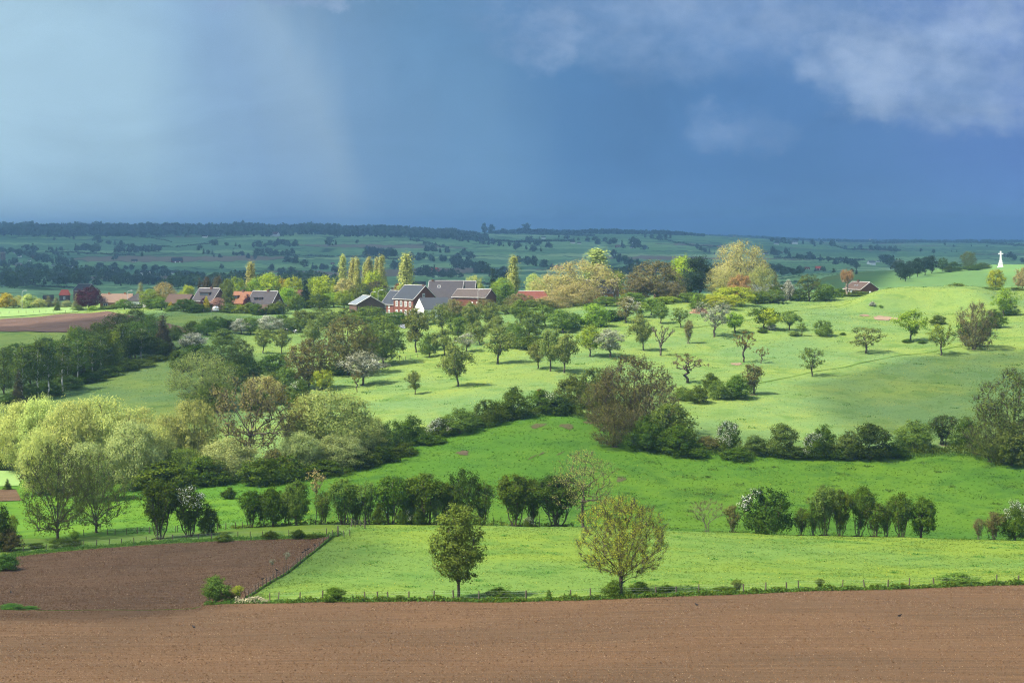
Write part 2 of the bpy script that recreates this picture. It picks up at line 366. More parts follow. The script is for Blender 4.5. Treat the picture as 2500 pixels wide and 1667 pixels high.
blob('mud_patch', 'brown heap of earth behind the tall sparse tree', S_mud, 1516, 1170, 26, 11, 9)
for k, (a, b) in enumerate([(1300, 1116), (1322, 1108), (1368, 1107)]):
    blob('mud_rut', ['lower wheel rut in the meadow turf', 'upper wheel rut in the meadow turf', 'rightmost wheel rut in the meadow turf'][k], S_mud, a, b, 18, 3.2, 20 + k, rot=-.55)
blob('earth_scar', 'small patch of bare earth under the gnarled orchard tree', S_red, 1798, 889, 22, 7, 12)
blob('paved_yard', 'grey paved patch below the white house', plain('tarmac', (.16, .17, .19), .6), 985, 797, 24, 9, 13, .25)

def trail(name, label, pts, wid, mat, off=.1):
    P = [(a, pick(a, b)) for a, b in pts]; V = []; xs_ = np.linspace(0, len(P) - 1, 60)
    for x in xs_:
        i = min(int(x), len(P) - 2); f = x - i; px = P[i][0] * (1 - f) + P[i + 1][0] * f; Y = P[i][1] * (1 - f) + P[i + 1][1] * f + .8 * math.sin(x * 5)
        for d in (-wid, wid): V.append([(px - 1250) / F * Y, Y + d, float(gz(px, Y + d)) + off])
    i = np.arange(59) * 2
    tag(obj(name, mesh(name, [(np.array(V), np.stack([i, i + 1, i + 3, i + 2], 1), 0)], [mat], smooth=True)), label, None, None, 'structure')
trail('path', 'faint trodden line crossing the right of the orchard slope', [(1790, 945), (1900, 925), (2050, 898), (2200, 868), (2350, 846)], .45, G_left)
trail('path', 'faint trodden line curving over the top of the orchard slope', [(1700, 800), (1850, 776), (1990, 752), (2080, 738)], .6, G_left)
# ------------------------------------------------------------------ vegetation
for n_, c_, k_ in [
 ('dark', (.043, .075, .010), {}), ('hedge', (.070, .115, .012), {}), ('mid', (.115, .18, .028), {}), ('olive', (.105, .145, .028), {}),
 ('pear', (.15, .185, .042), {}), ('bright', (.20, .29, .030), {}), ('lime', (.30, .36, .030), {}), ('yellow', (.40, .33, .02), {}), ('willow', (.40, .45, .125), dict(trans=.45)),
 ('sage', (.30, .36, .12), dict(trans=.42)), ('feather', (.28, .31, .085), dict(trans=.42)), ('brown', (.128, .122, .034), {}), ('bud', (.165, .150, .055), {}), ('beige', (.37, .335, .115), {}),
 ('poplar', (.37, .38, .10), {}), ('copper', (.070, .018, .026), dict(hue=.01)), ('needle', (.028, .046, .024), {}), ('needlebrown', (.085, .075, .036), {}), ('paleneedle', (.24, .26, .11), {}),
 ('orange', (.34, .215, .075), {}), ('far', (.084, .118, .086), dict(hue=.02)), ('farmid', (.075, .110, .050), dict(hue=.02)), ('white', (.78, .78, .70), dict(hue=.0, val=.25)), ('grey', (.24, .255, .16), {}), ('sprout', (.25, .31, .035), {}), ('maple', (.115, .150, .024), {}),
 ('weed', (.085, .175, .03), {}), ('reed', (.42, .40, .24), {}), ('mistle', (.17, .135, .018), {}), ('pink', (.36, .22, .16), dict(hue=.01)), ('red', (.22, .03, .03), dict(hue=.01))]:
    leafmat(n_, c_, **k_)
BARK = plain('bark', (.070, .052, .040), .9, .25, 6.)
BARKG = plain('bark_grey', (.11, .095, .075), .9, .25, 6.)
BARKP = plain('bark_pale', (.22, .18, .13), .9, .2, 6.)
BIRCH = plain('bark_birch', (.62, .58, .52), .8, .2, 5.)
TWIG = plain('twig', (.062, .050, .034), .9, .2, 4.)
TWIGB = plain('twig_pinkish', (.24, .18, .105), .9, .2, 4.)

P_round = lambda t: np.sqrt(np.clip(1 - (2 * t - 1) ** 2, 0, 1)) ** .8
P_oval = lambda t: np.sqrt(np.clip(1 - (2 * t ** .8 - 1) ** 2, 0, 1)) ** .75
P_mound = lambda t: np.sqrt(np.clip(1 - t ** 2.2, 0, 1)) * np.clip(.72 + 1.5 * t, 0, 1)
P_vase = lambda t: (.10 + .9 * np.clip(t / .62, 0, 1) ** .8) * np.sqrt(np.clip(1 - np.clip((t - .6) / .4, 0, 1) ** 2, 0, 1))
P_col = lambda t: np.clip(t / .2, .35, 1) ** .7 * np.sqrt(np.clip(1 - t ** 2.6, 0, 1))
P_cone = lambda t: np.clip(1.02 - t, 0, 1) ** .85 * np.clip(t / .06 + .3, 0, 1)
P_flat = lambda t: np.sqrt(np.clip(1 - (2 * t ** 1.25 - 1) ** 2, 0, 1)) ** .6
P_fan = lambda t: (.12 + .88 * np.clip(t / .8, 0, 1) ** .9) * np.sqrt(np.clip(1 - np.clip((t - .75) / .25, 0, 1) ** 2, 0, 1))

#  asp width/height, z0 crown bottom, n clumps, rc clump size, lpc leaves per clump, ls leaf size, la leaf aspect, st stems, fork height, tr trunk radius
KIND = {
 'orchard': dict(asp=.9, z0=.2, prof=P_round, n=75, rc=.085, lpc=62, ls=.020, la=.6, fork=.32, tr=.024, irr=.5),
 'airy':    dict(asp=.95, z0=.22, prof=P_flat, n=70, rc=.065, lpc=34, ls=.019, la=.6, fork=.30, tr=.024, irr=.3, tw=6, twl=.07),
 'round':   dict(asp=1.0, z0=.08, prof=P_oval, n=120, rc=.085, lpc=66, ls=.0175, la=.6, fork=.22, tr=.026, irr=.16),
 'big':     dict(asp=.95, z0=.06, prof=P_oval, n=190, rc=.07, lpc=50, ls=.014, la=.6, fork=.22, tr=.022, irr=.18, tw=4, twl=.06, pl=9),
 'hazy':    dict(asp=1.1, z0=.04, prof=P_oval, n=240, rc=.068, lpc=56, ls=.0115, la=.5, fork=.14, tr=.018, irr=.12, tw=6, twl=.085, twr=.0012, pl=12, crook=.006, stray=.6),
 'open':    dict(asp=1.1, z0=.05, prof=P_oval, n=230, rc=.055, lpc=36, ls=.0115, la=.5, fork=.14, tr=.020, irr=.12, tw=6, twl=.08, twr=.0014, pl=12, crook=.006, stray=.6),
 'thicket': dict(asp=1.0, z0=.02, prof=P_oval, n=230, rc=.06, lpc=36, ls=.0115, la=.55, fork=.05, tr=.010, irr=.2, st=6, stw=.12, tw=13, twl=.09, twr=.0013, pl=14, crook=.006, stray=.6),
 'shrub':   dict(asp=1.2, z0=.0, prof=P_mound, n=80, rc=.12, lpc=62, ls=.028, la=.6, fork=.06, tr=.012, irr=.3, st=4),
 'bush':    dict(asp=1.0, z0=.0, prof=P_mound, n=130, rc=.085, lpc=58, ls=.0195, la=.6, fork=.06, tr=.012, irr=.3, st=5),
 'vase':    dict(asp=.72, z0=.10, prof=P_vase, n=130, rc=.065, lpc=52, ls=.0175, la=.55, fork=.14, tr=.011, irr=.2, st=9, stw=.24, tw=5, twl=.07, pl=12, crook=.006, stray=.45),
 'thinvase': dict(asp=.55, z0=.10, prof=P_vase, n=90, rc=.06, lpc=34, ls=.0165, la=.5, fork=.14, tr=.011, irr=.22, st=7, stw=.2, tw=8, twl=.09, pl=10, crook=.006, stray=.5),
 'ivytree': dict(asp=.75, z0=.03, prof=P_round, n=110, rc=.08, lpc=62, ls=.019, la=.6, fork=.3, tr=.03, irr=.3, st=2, stw=.06),
 'willow':  dict(asp=.95, z0=.02, prof=P_oval, n=260, rc=.07, lpc=90, ls=.0150, la=.32, fork=.16, tr=.020, irr=.17, up=1.0, pl=10, crook=.007, stray=.45),
 'poplar':  dict(asp=.20, z0=.04, prof=P_col, n=100, rc=.036, lpc=56, ls=.0115, la=.5, fork=.7, tr=.010, irr=.28, up=1.2, rz=2.2, pl=0),
 'conifer': dict(asp=.42, z0=.02, prof=P_cone, n=130, rc=.05, lpc=50, ls=.019, la=.3, fork=.95, tr=.016, irr=.18, dn=1., pl=0),
 'pine':    dict(asp=.65, z0=.14, prof=P_round, n=90, rc=.08, lpc=60, ls=.020, la=.35, fork=.55, tr=.018, irr=.3),
 'birch':   dict(asp=.38, z0=.25, prof=P_round, n=90, rc=.055, lpc=36, ls=.013, la=.6, fork=.9, tr=.011, irr=.3, tw=3, twl=.05, pl=0, crook=.004),
 'maple':   dict(asp=.61, z0=.17, prof=P_oval, n=260, rc=.042, lpc=46, ls=.0115, la=.6, fork=.40, tr=.0155, irr=.05, tw=3, twl=.035, twr=.0012, pl=14, crook=.004, stray=.5),
 'sprout':  dict(asp=1.0, z0=.12, prof=P_round, n=520, rc=.044, lpc=34, ls=.0062, la=.6, fork=.17, tr=.0135, irr=.02, tw=12, twl=.075, twr=.0011, st=2, stw=.02, out=.55, pl=18, crook=.002, parch=.04, stray=.6),
 'tall':    dict(asp=.85, z0=.2, prof=P_oval, n=230, rc=.045, lpc=16, ls=.0075, la=.6, fork=.5, tr=.017, irr=.25, tw=6, twl=.07, twr=.0012, out=.5, pl=12, crook=.005, stray=.5),
 'gnarled': dict(asp=.95, z0=.4, prof=P_flat, n=36, rc=.05, lpc=24, ls=.018, la=.6, fork=.42, tr=.032, irr=.35, tw=10, twl=.10, crook=.03, pl=5),
 'barevase': dict(asp=1., z0=.3, prof=P_round, n=80, rc=.05, lpc=7, ls=.012, la=.5, fork=.22, tr=.011, irr=.3, tw=12, twl=.10, st=3, stw=.16, crook=.022, pl=6, twr=.0014),
 'bare':    dict(asp=.9, z0=.3, prof=P_fan, n=50, rc=.035, lpc=5, ls=.014, la=.5, fork=.3, tr=.026, irr=.3, tw=14, twl=.12, st=2, stw=.05, crook=.016, pl=7),
 'pollard': dict(asp=.55, z0=.5, prof=P_round, n=60, rc=.045, lpc=14, ls=.016, la=.3, fork=.52, tr=.05, irr=.1, tw=22, twl=.2, twr=.003, up=2.),
 'far':     dict(asp=1.15, z0=.02, prof=P_mound, n=26, rc=.16, lpc=20, ls=.07, la=.7, fork=.2, tr=.03, irr=.35, pl=0),
 'farcon':  dict(asp=.5, z0=.0, prof=P_cone, n=24, rc=.1, lpc=14, ls=.07, la=.5, fork=.6, tr=.025, irr=.2, pl=0),
 'mistle':  dict(asp=1.0, z0=.2, prof=P_flat, n=150, rc=.05, lpc=32, ls=.012, la=.5, fork=.36, tr=.020, irr=.3, tw=10, twl=.08, twr=.0014, crook=.012, pl=9, stray=.5),
 'sapling': dict(asp=.5, z0=.5, prof=P_fan, n=34, rc=.05, lpc=20, ls=.015, la=.6, fork=.6, tr=.008, irr=.3, tw=5, twl=.06, pl=5),
}
CACHE = {}
def leaves(rg, c, s, la, out, bias=.5, up=0.):
    n = len(c); d = out * bias + rg.normal(size=(n, 3)) * .5
    d /= np.linalg.norm(d, axis=1, keepdims=True) + 1e-9
    r = rg.normal(size=(n, 3)) + np.array([0, 0, up * 2.])
    t = np.cross(d, np.cross(r, d)); t /= np.linalg.norm(t, axis=1, keepdims=True) + 1e-9
    b = np.cross(d, t); L = (s * rg.uniform(.6, 1.4, n))[:, None]
    V = np.stack([c + t * L, c + b * L * la, c - t * L, c - b * L * la], 1).reshape(-1, 3)
    return V, (np.arange(n) * 4)[:, None] + np.arange(4)[None]

def build(kind, seed):
    key = (kind, seed)
    if key in CACHE: return CACHE[key]
    K = KIND[kind]; rg = np.random.default_rng(seed * 7919 + sum(map(ord, kind)))
    n = K['n']; asp = K['asp']; z0 = K['z0']; rc = K['rc']; irr = K['irr']
    ph = rg.uniform(0, 6.28, (4, 3)); am = rg.uniform(.5, 1, 4)
    def mod(th, t):
        return 1 + irr * (am[0] * np.sin(2 * th + ph[0, 0] + 3 * t) + am[1] * np.sin(3 * th + ph[1, 0] - 5 * t) + am[2] * np.sin(5 * th + ph[2, 0] + 7 * t) + .6 * am[3] * np.sin(9 * t + ph[3, 0])) / 2.2
    # clump centres inside the outline
    tt = rg.uniform(0, 1, n * 8); w = K['prof'](tt) ** 1.3 + .02
    tt = tt[rg.random(len(tt)) < w / w.max()][:n]; n = len(tt)
    th = rg.uniform(0, 2 * math.pi, n); u = rg.random(n) ** (K.get('out', .45))
    rad = np.clip(K['prof'](tt) * asp * .5 * mod(th, tt) - rc * .75, .004, None) * u
    zz = z0 + rc * .6 + tt * (1 - z0 - rc * 1.35)
    T = np.stack([rad * np.cos(th), rad * np.sin(th), zz], 1)
    # skeleton
    P = []; par = []; st = K.get('st', 1); fork = K['fork']; stw = K.get('stw', .06)
    crook = K.get('crook', .012)
    for s in range(st):
        a = s * 6.283 / max(st, 1) + rg.uniform(0, 1.)
        r0 = stw * .2 if st > 1 else 0.; r1 = stw * rg.uniform(.22, .5) if st > 1 else 0.
        b = np.array([r0 * math.cos(a), r0 * math.sin(a), -.02]); e = np.array([r1 * math.cos(a), r1 * math.sin(a), fork * rg.uniform(.9, 1.1)])
        k = max(3, int(fork / .07)); prev = -1
        for i in range(k + 1):
            q = b + (e - b) * i / k + (rg.normal(size=3) * crook * np.array([1, 1, .2]) if 0 < i else 0)
            P.append(q); par.append(prev); prev = len(P) - 1
    zmin = (min(fork, z0) * .85) if st == 1 else fork * .5
    order = np.argsort(np.hypot(rad, np.maximum(0, zz - fork)))
    tips = np.zeros(n, int)
    # primary limbs run straight out from the fork
    fk = [i for i in range(len(P)) if i + 1 == len(P) or par[i + 1] == -1]
    npl = K.get('pl', 6); fc = np.array([0, 0, fork]); dv = T - fc; dn_ = dv / (np.linalg.norm(dv, axis=1, keepdims=True) + 1e-9); far_ = np.linalg.norm(dv, axis=1)
    chosen = []
    if npl:
        chosen = [int(np.argmax(T[:, 2]))]
        while len(chosen) < min(npl, n): chosen.append(int(np.argmax(np.min(np.stack([np.linalg.norm(dn_ - dn_[c], axis=1) for c in chosen]), 0) * (.35 + far_))))
    done = set(chosen)
    for ci in chosen:
        t = T[ci]; k = min(fk, key=lambda q: np.linalg.norm((P[q] - t)[:2])) if st > 1 else fk[0]
        if st == 1 and t[2] < fork: k = max(1, int(len(P[:fk[0]]) * .8))
        a0 = P[k]; dist = np.linalg.norm(t - a0); segs = max(2, int(math.ceil(dist / .06))); c = a0 + (t - a0) * .5 + np.array([0, 0, K.get('parch', .10) * dist]) - np.array([1, 1, 0]) * (t - a0) * .08; prev = k
        for i in range(1, segs + 1):
            f = i / segs; q = a0 * (1 - f) ** 2 + c * 2 * f * (1 - f) + t * f * f + rg.normal(size=3) * crook * (.6 if i < segs else 0)
            P.append(q); par.append(prev); prev = len(P) - 1
        tips[ci] = prev
    for ti in order:
        if ti in done: continue
        t = T[ti]; A = np.array(P); d = np.linalg.norm(A - t, axis=1)
        cost = d + np.maximum(0, A[:, 2] - t[2] + .35 * np.hypot(A[:, 0] - t[0], A[:, 1] - t[1])) * 1.6 + np.where(A[:, 2] < zmin, 1., 0)
        k = int(np.argmin(cost)); dist = d[k]; segs = max(1, int(math.ceil(dist / .075)))
        c = A[k] + (t - A[k]) * .5 + np.array([0, 0, .22 * dist * K.get('arch', 1.)]) + rg.normal(size=3) * dist * .1
        prev = k
        for i in range(1, segs + 1):
            f = i / segs
            q = A[k] * (1 - f) ** 2 + c * 2 * f * (1 - f) + t * f * f + rg.normal(size=3) * crook * (.5 if i < segs else 0)
            P.append(q); par.append(prev); prev = len(P) - 1
        tips[ti] = prev
    P = np.array(P); par = np.array(par); m = len(P)
    acc = np.zeros(m); acc[tips] += 1.
    for i in range(m - 1, -1, -1):
        if par[i] >= 0: acc[par[i]] += acc[i] if acc[i] > 0 else .5
    rr = np.maximum(acc, .5) ** .5; base = rr[0] if st == 1 else np.max(rr[par < 0])
    rr = np.maximum(rr / base * K['tr'], K.get('twr', .0018) * 1.2)
    e = np.where(par >= 0)[0]
    tp = tubes(P[par[e]], P[e], rr[par[e]], rr[e], 5)
    flare = tubes(P[par < 0] - np.array([0, 0, .01]), P[par < 0] + np.array([0, 0, .035]), rr[par < 0] * 1.5, rr[par < 0] * 1., 6)
    rb_ = stw * .5 + K['tr'] if st > 1 else K['tr'] * 1.4
    root_ = tubes([[0, 0, -.03]], [[0, 0, .004]], rb_ * 1.15, rb_ * 1.05, 8)
    trunk = mesh(kind + '_trunk', [tp, flare, root_], [BARK], smooth=True)
    # leaves: clumps round the limb ends, with strays between them
    lpc = K['lpc']; cid = np.repeat(np.arange(n), lpc); N_ = len(cid)
    g = rg.normal(size=(N_, 3)); g /= np.linalg.norm(g, axis=1, keepdims=True); g *= np.where(rg.random(N_) < K.get('stray', .3), rg.uniform(.8, 1.9, N_), rg.random(N_) ** .5)[:, None]
    sc = np.array([1, 1, .8 * K.get('rz', 1.)]) * rc * rg.uniform(.75, 1.3, n)[cid][:, None]
    c = T[cid] + g * sc
    if K.get('dn'): c[:, 2] -= .3 * np.hypot(c[:, 0], c[:, 1])
    axis = np.stack([np.zeros(N_), np.zeros(N_), np.full(N_, z0 + .35 * (1 - z0))], 1)
    out = c - axis; out /= np.linalg.norm(out, axis=1, keepdims=True) + 1e-9
    lv, lq = leaves(rg, c, K['ls'], K['la'], out * .6 + g * .4, 1.25, K.get('up', 0.))
    lv[:, 2] = np.maximum(lv[:, 2], -.01)
    tint = np.clip(rg.normal(.5, .14, n)[cid] + rg.normal(0, .17, N_), 0, 1)
    parts = [(lv, lq, 0)]
    tw = K.get('tw', 0)
    if tw:
        tip = T[np.repeat(np.arange(n), tw)]; o = tip - np.array([0, 0, fork * .7]); o /= np.linalg.norm(o, axis=1, keepdims=True) + 1e-9
        d = o * .8 + rg.normal(size=o.shape) * .5 + np.array([0, 0, .25 + K.get('up', 0) * .3]); d /= np.linalg.norm(d, axis=1, keepdims=True)
        r_ = K.get('twr', .0018); L = K['twl'] * rg.uniform(.5, 1.2, len(tip))
        s0 = tip - d * (L * .35)[:, None]
        tq = tubes(s0, tip + d * (L * .65)[:, None], r_, r_ * .4, 3, 1); parts.append(tq)
        tint = np.concatenate([tint, np.full(len(tq[1]), .5)])
    crown = mesh(kind + '_crown', parts, [LM['mid'], TWIG], tint)
    CACHE[key] = (trunk, crown, T, rc, asp)
    return CACHE[key]

BLOSS = {}
def blossom_mesh(kind, seed, frac):
    key = (kind, seed, frac)
    if key not in BLOSS:
        _, _, T, rc, asp = build(kind, seed); rg = np.random.default_rng(seed + 5)
        r = np.hypot(T[:, 0], T[:, 1]); dirn = rg.uniform(0, 6.28)
        score = T[:, 2] + .9 * r - .5 * T[:, 1] + .35 * (T[:, 0] * math.cos(dirn) + T[:, 1] * math.sin(dirn)) + rg.normal(0, .05, len(T))
        pk = np.argsort(-score)[:max(2, int(len(T) * frac))]
        cid = np.repeat(pk, 32); n = len(cid)
        g = rg.normal(size=(n, 3)); g /= np.linalg.norm(g, axis=1, keepdims=True); g *= (rg.random(n) ** .25)[:, None] * 1.12
        c = T[cid] + g * rc
        v, q = leaves(rg, c, KIND[kind]['ls'] * .6, .7, g, .8)
        BLOSS[key] = mesh(kind + '_blossom', [(v, q, 0)], [LM['white']], rg.random(len(q)))
    return BLOSS[key]

TREE_N = [0]
rnd = random.Random(11)
def plant(name, cat, group, kind, col, px, Y, w, h, label, var=None, bark=None, twig=None, bl=0., blc='white', rz=None, lean=0., sink=0., parts=True, mats2=None):
    """w, h in metres"""
    TREE_N[0] += 1
    if var is None: var = TREE_N[0] % (7 if kind in ('orchard', 'airy') else 4 if kind in ('orchard', 'bush', 'shrub', 'vase', 'far', 'willow') else 2)
    tr, cr, T, rc, asp = build(kind, var)
    g = ground(px, Y); g.z -= sink
    root = thing(name, label, cat, g, group, rnd.uniform(0, 6.28) if rz is None else rz)
    root.scale = (w / asp, w / asp, h)
    if not lean and kind in ('orchard', 'airy', 'gnarled', 'bare'): root.rotation_euler = (rnd.uniform(-.09, .09), rnd.uniform(-.12, .12), root.rotation_euler[2])
    if lean: root.rotation_euler = (0, lean, 0) if rz is None else (0, lean, rz)
    shr = kind in ('shrub', 'bush')
    t = obj('stems' if shr else 'trunk', tr, root); c = obj('foliage' if shr else 'crown', cr, root)
    if bark: t.material_slots[0].link = 'OBJECT'; t.material_slots[0].material = bark
    c.material_slots[0].link = 'OBJECT'; c.material_slots[0].material = LM[col]
    if twig: c.material_slots[1].link = 'OBJECT'; c.material_slots[1].material = twig
    if bl:
        b = obj('blossom' if blc == 'white' else 'mistletoe_clumps', blossom_mesh(kind, var, bl), root)
        b.material_slots[0].link = 'OBJECT'; b.material_slots[0].material = LM[blc]
    return root

def S(name, cat, group, rows):
    """rows: (kind, colour, px, base row or None, width px, top row, label, distance or 0, options)"""
    for r_ in rows:
        kind, col, px, py, w, top, label = r_[:7]; Y = r_[7] if len(r_) > 7 and r_[7] else pick(px, py)
        o = dict(r_[8]) if len(r_) > 8 else {}
        g = ground(px, Y); ztop = CZ - (top - HY) / F * Y
        nm = o.pop('name', name); ct = o.pop('cat', cat)
        plant(nm, ct, group, kind, col, px, Y, w * Y / F * o.pop('ws', 1.15), max(.4, ztop - g.z), label, **o)
# ------------------------------------------------------------------ foreground trees and bushes
S('field_tree', 'tree', None, [
 ('maple', 'maple', 1120, 1459, 144, 1226, 'egg-shaped olive-green young tree standing alone on the front fence line', 0, dict(var=1, rz=.4, ws=1.06)),
 ('sprout', 'sprout', 1517, 1446, 222, 1207, 'round open tree with fresh yellow-green buds and forked trunk at the front fence', 0, dict(var=0, rz=.2, ws=1.14)),
 ('tall', 'feather', 1424, None, 160, 1092, 'tall sparse tree with visible limbs behind the round budding tree', 357, dict(var=1, rz=1.2)),
 ('open', 'olive', 140, 1318, 200, 1072, 'tall many-limbed olive tree at the left end of the brown field', 0, dict(var=0, rz=.5, ws=1.0)),
 ('open', 'olive', 236, 1300, 160, 1100, 'broad old tree with short thick trunk and low spreading limbs', 0, dict(var=1, rz=2.)),
])
G = 'bushes in the row along the pasture crest'
S('hazel_bush', 'bush', G, [
 ('vase', 'hedge', 390, None, 98, 1163, 'dense green bush on a slim trunk, nearest the old spreading tree', 352),
 ('vase', 'hedge', 612, None, 62, 1192, 'leafy bush at the left end of the crest row', 362),
 ('ivytree', 'hedge', 667, None, 62, 1182, 'rounded bush with a thick ivy-clad stem, second in the crest row', 361),
 ('ivytree', 'mid', 724, None, 66, 1166, 'tall loose bush beside the ivy-clad bush in the crest row', 361),
 ('sapling', 'beige', 771, None, 52, 1146, 'thin sapling with pale sprouting top in the crest row', 361),
 ('thinvase', 'mid', 790, None, 54, 1195, 'small bush with bare pale stems just right of the thin sapling', 361),
 ('vase', 'mid', 838, None, 78, 1165, 'fan-shaped bush with many bare stems at its foot', 360),
 ('thinvase', 'mid', 897, None, 60, 1170, 'narrow fan-shaped bush with a dark low shrub at its right foot', 360),
 ('bush', 'hedge', 925, None, 36, 1222, 'low round green shrub between two fan-shaped bushes', 359),
 ('vase', 'hedge', 955, None, 88, 1156, 'big olive bush with a thick sheaf of stems', 360, dict(ws=1.2)),
 ('vase', 'hedge', 1038, None, 100, 1152, 'widest bush of the crest row, white blossom low in front', 361, dict(ws=1.2)),
 ('bush', 'hedge', 985, None, 40, 1233, 'low dark shrub with white flecks under the widest bush', 359, dict(bl=.12)),
 ('bush', 'hedge', 1020, None, 42, 1237, 'low dark green shrub beneath the widest bush of the row', 359),
 ('thinvase', 'olive', 1064, None, 32, 1210, 'small vase-shaped bush left of the egg-shaped field tree', 360),
 ('round', 'dark', 1128, None, 86, 1136, 'very dark pointed bush behind the egg-shaped field tree', 363),
 ('thinvase', 'hedge', 1178, None, 66, 1170, 'leaning open bush just right of the very dark pointed bush', 363),
 ('vase', 'hedge', 1258, None, 94, 1150, 'tall dense bush with a bare sheaf of stems, near the white shrub', 360),
 ('vase', 'dark', 1360, None, 132, 1154, 'broad dark bush left of the tall sparse tree', 361, dict(ws=1.1)),
 ('vase', 'mid', 868, None, 62, 1180, 'light green bush between the two fan-shaped bushes', 362), ('vase', 'mid', 998, None, 76, 1168, 'lighter green bush joining the big olive one and the widest one', 362), ('vase', 'mid', 700, None, 56, 1195, 'low leafy bush filling the gap by the ivy-clad bush', 363), ('vase', 'hedge', 1090, None, 60, 1172, 'bush left behind the very dark pointed one', 363), ('thinvase', 'mid', 640, None, 44, 1205, 'thin light bush in the first gap of the crest row', 363),
 ('vase', 'hedge', 1300, None, 60, 1165, 'arching bush joining the tall dense bush and the broad dark one', 362),
])
S('bare_bush', 'bush', None, [
 ('barevase', 'bud', 1726, None, 90, 1214, 'nearly bare pale-limbed small tree in the right half of the crest row', 362, dict(bark=BARKG)),
 ('thinvase', 'brown', 1790, None, 46, 1228, 'dark twiggy bush right of the nearly bare pale tree', 361),
])
S('hawthorn', 'hawthorn', 'hawthorns of the crest row', [
 ('vase', 'hedge', 462, None, 86, 1184, 'hawthorn with white blossom on its top left of the crest row', 353, dict(bl=.14, ws=1.15)),
 ('bush', 'hedge', 508, None, 52, 1225, 'dark lower half of the blossoming hawthorn clump by the fence', 354),
 ('bush', 'hedge', 1290, None, 28, 1259, 'small white flowering shrub beneath the tall dense bush', 358, dict(bl=.6)),
 ('bush', 'dark', 1872, None, 136, 1180, 'largest dark hawthorn, streak of white blossom on its top', 361, dict(bl=.10, var=2)),
 ('bush', 'hedge', 2478, None, 72, 1214, 'hawthorn with a white blossoming head at the right edge', 363, dict(bl=.36, var=1)),
])
G2 = 'bushes in the right half of the crest row'
S('hazel_bush', 'bush', G2, [
 ('thinvase', 'hedge', 1956, None, 52, 1236, 'small leaning bush right of the largest dark hawthorn', 361),
 ('vase', 'olive', 2012, None, 74, 1178, 'tallest grey-brown bush in the right half of the row', 361, dict(ws=1.15)),
 ('thinvase', 'hedge', 1985, None, 42, 1222, 'thin low bush left of the tallest grey-brown bush', 361),
 ('vase', 'hedge', 2052, None, 60, 1192, 'bush with a single stout trunk beside the tallest grey-brown bush', 361),
 ('vase', 'hedge', 2096, None, 62, 1182, 'bush with a green head leaning left in the right half', 362, dict(lean=.12, rz=0.)),
 ('thinvase', 'hedge', 2134, None, 64, 1224, 'bush on a wide cluster of stems in the right half', 361, dict(ws=1.2)),
 ('thinvase', 'hedge', 2163, None, 40, 1232, 'narrow bush on one thin trunk in the right half', 361),
 ('vase', 'hedge', 2200, None, 66, 1200, 'upright bush with a fluted broad trunk, second from the row end', 361),
 ('ivytree', 'hedge', 2248, None, 68, 1208, 'dark leaning bush that ends the long row on the right', 361, dict(lean=.1, rz=0.)),
 ('thinvase', 'bud', 2390, None, 28, 1264, 'tiny pollarded bush standing apart near the right edge', 362, dict(bark=BARKG)),
 ('thinvase', 'brown', 2425, None, 48, 1245, 'brown twiggy bush beside the white blossoming hawthorn', 362, dict(ws=1.3)),
])
G3 = 'shrubs on the front fence verge'
S('verge_shrub', 'shrub', G3, [
 ('bush', 'hedge', 816, 1467, 68, 1432, 'round dark shrub on the front verge below the pasture slope'),
 ('bush', 'hedge', 1218, 1461, 66, 1430, 'dark clipped-looking shrub just right of the egg-shaped tree'),
 ('bush', 'hedge', 976, 1467, 30, 1450, 'low small shrub left of the egg-shaped tree'),
 ('bush', 'hedge', 1500, 1460, 56, 1412, 'shrub at the foot of the round budding tree, trunk side left'),
 ('bush', 'hedge', 1562, 1452, 60, 1418, 'shrub close right of the round budding tree'),
 ('bush', 'hedge', 1626, 1449, 46, 1424, 'third low shrub right of the round budding tree'),
 ('bush', 'hedge', 1770, 1448, 62, 1429, 'spreading low shrub in the weedy part of the verge'),
 ('thinvase', 'mid', 1801, 1444, 34, 1412, 'upright little shrub on the weedy verge'),
 ('thinvase', 'hedge', 2002, 1436, 28, 1412, 'small leaning shrub on the verge between two posts'),
 ('shrub', 'mid', 2338, 1428, 108, 1397, 'wide flat-topped bush on the verge near the right edge'),
 ('bush', 'mid', 1340, 1464, 15, 1436, 'ivy-covered post stump on the verge'),
 ('shrub', 'hedge', 2440, 1427, 50, 1418, 'low bramble clump right of the wide flat-topped bush'),
])
S('wispy_shrub', 'shrub', 'shrubs where the two brown fields meet', [
 ('ivytree', 'mid', 528, 1472, 62, 1401, 'tall wispy shrub at the corner of the two brown fields'),
 ('shrub', 'brown', 562, 1468, 34, 1443, 'dark bare low shrub beside the tall wispy corner shrub'),
 ('thinvase', 'lime', 581, 1464, 30, 1428, 'yellow-green sapling at the foot of the post fence'),
 ('sapling', 'grey', 700, 1388, 22, 1346, 'thin pale weed sapling among the fence posts with ravens'),
 ('sapling', 'grey', 665, 1398, 20, 1364, 'lower pale weed sapling among the fence posts with ravens'),
])
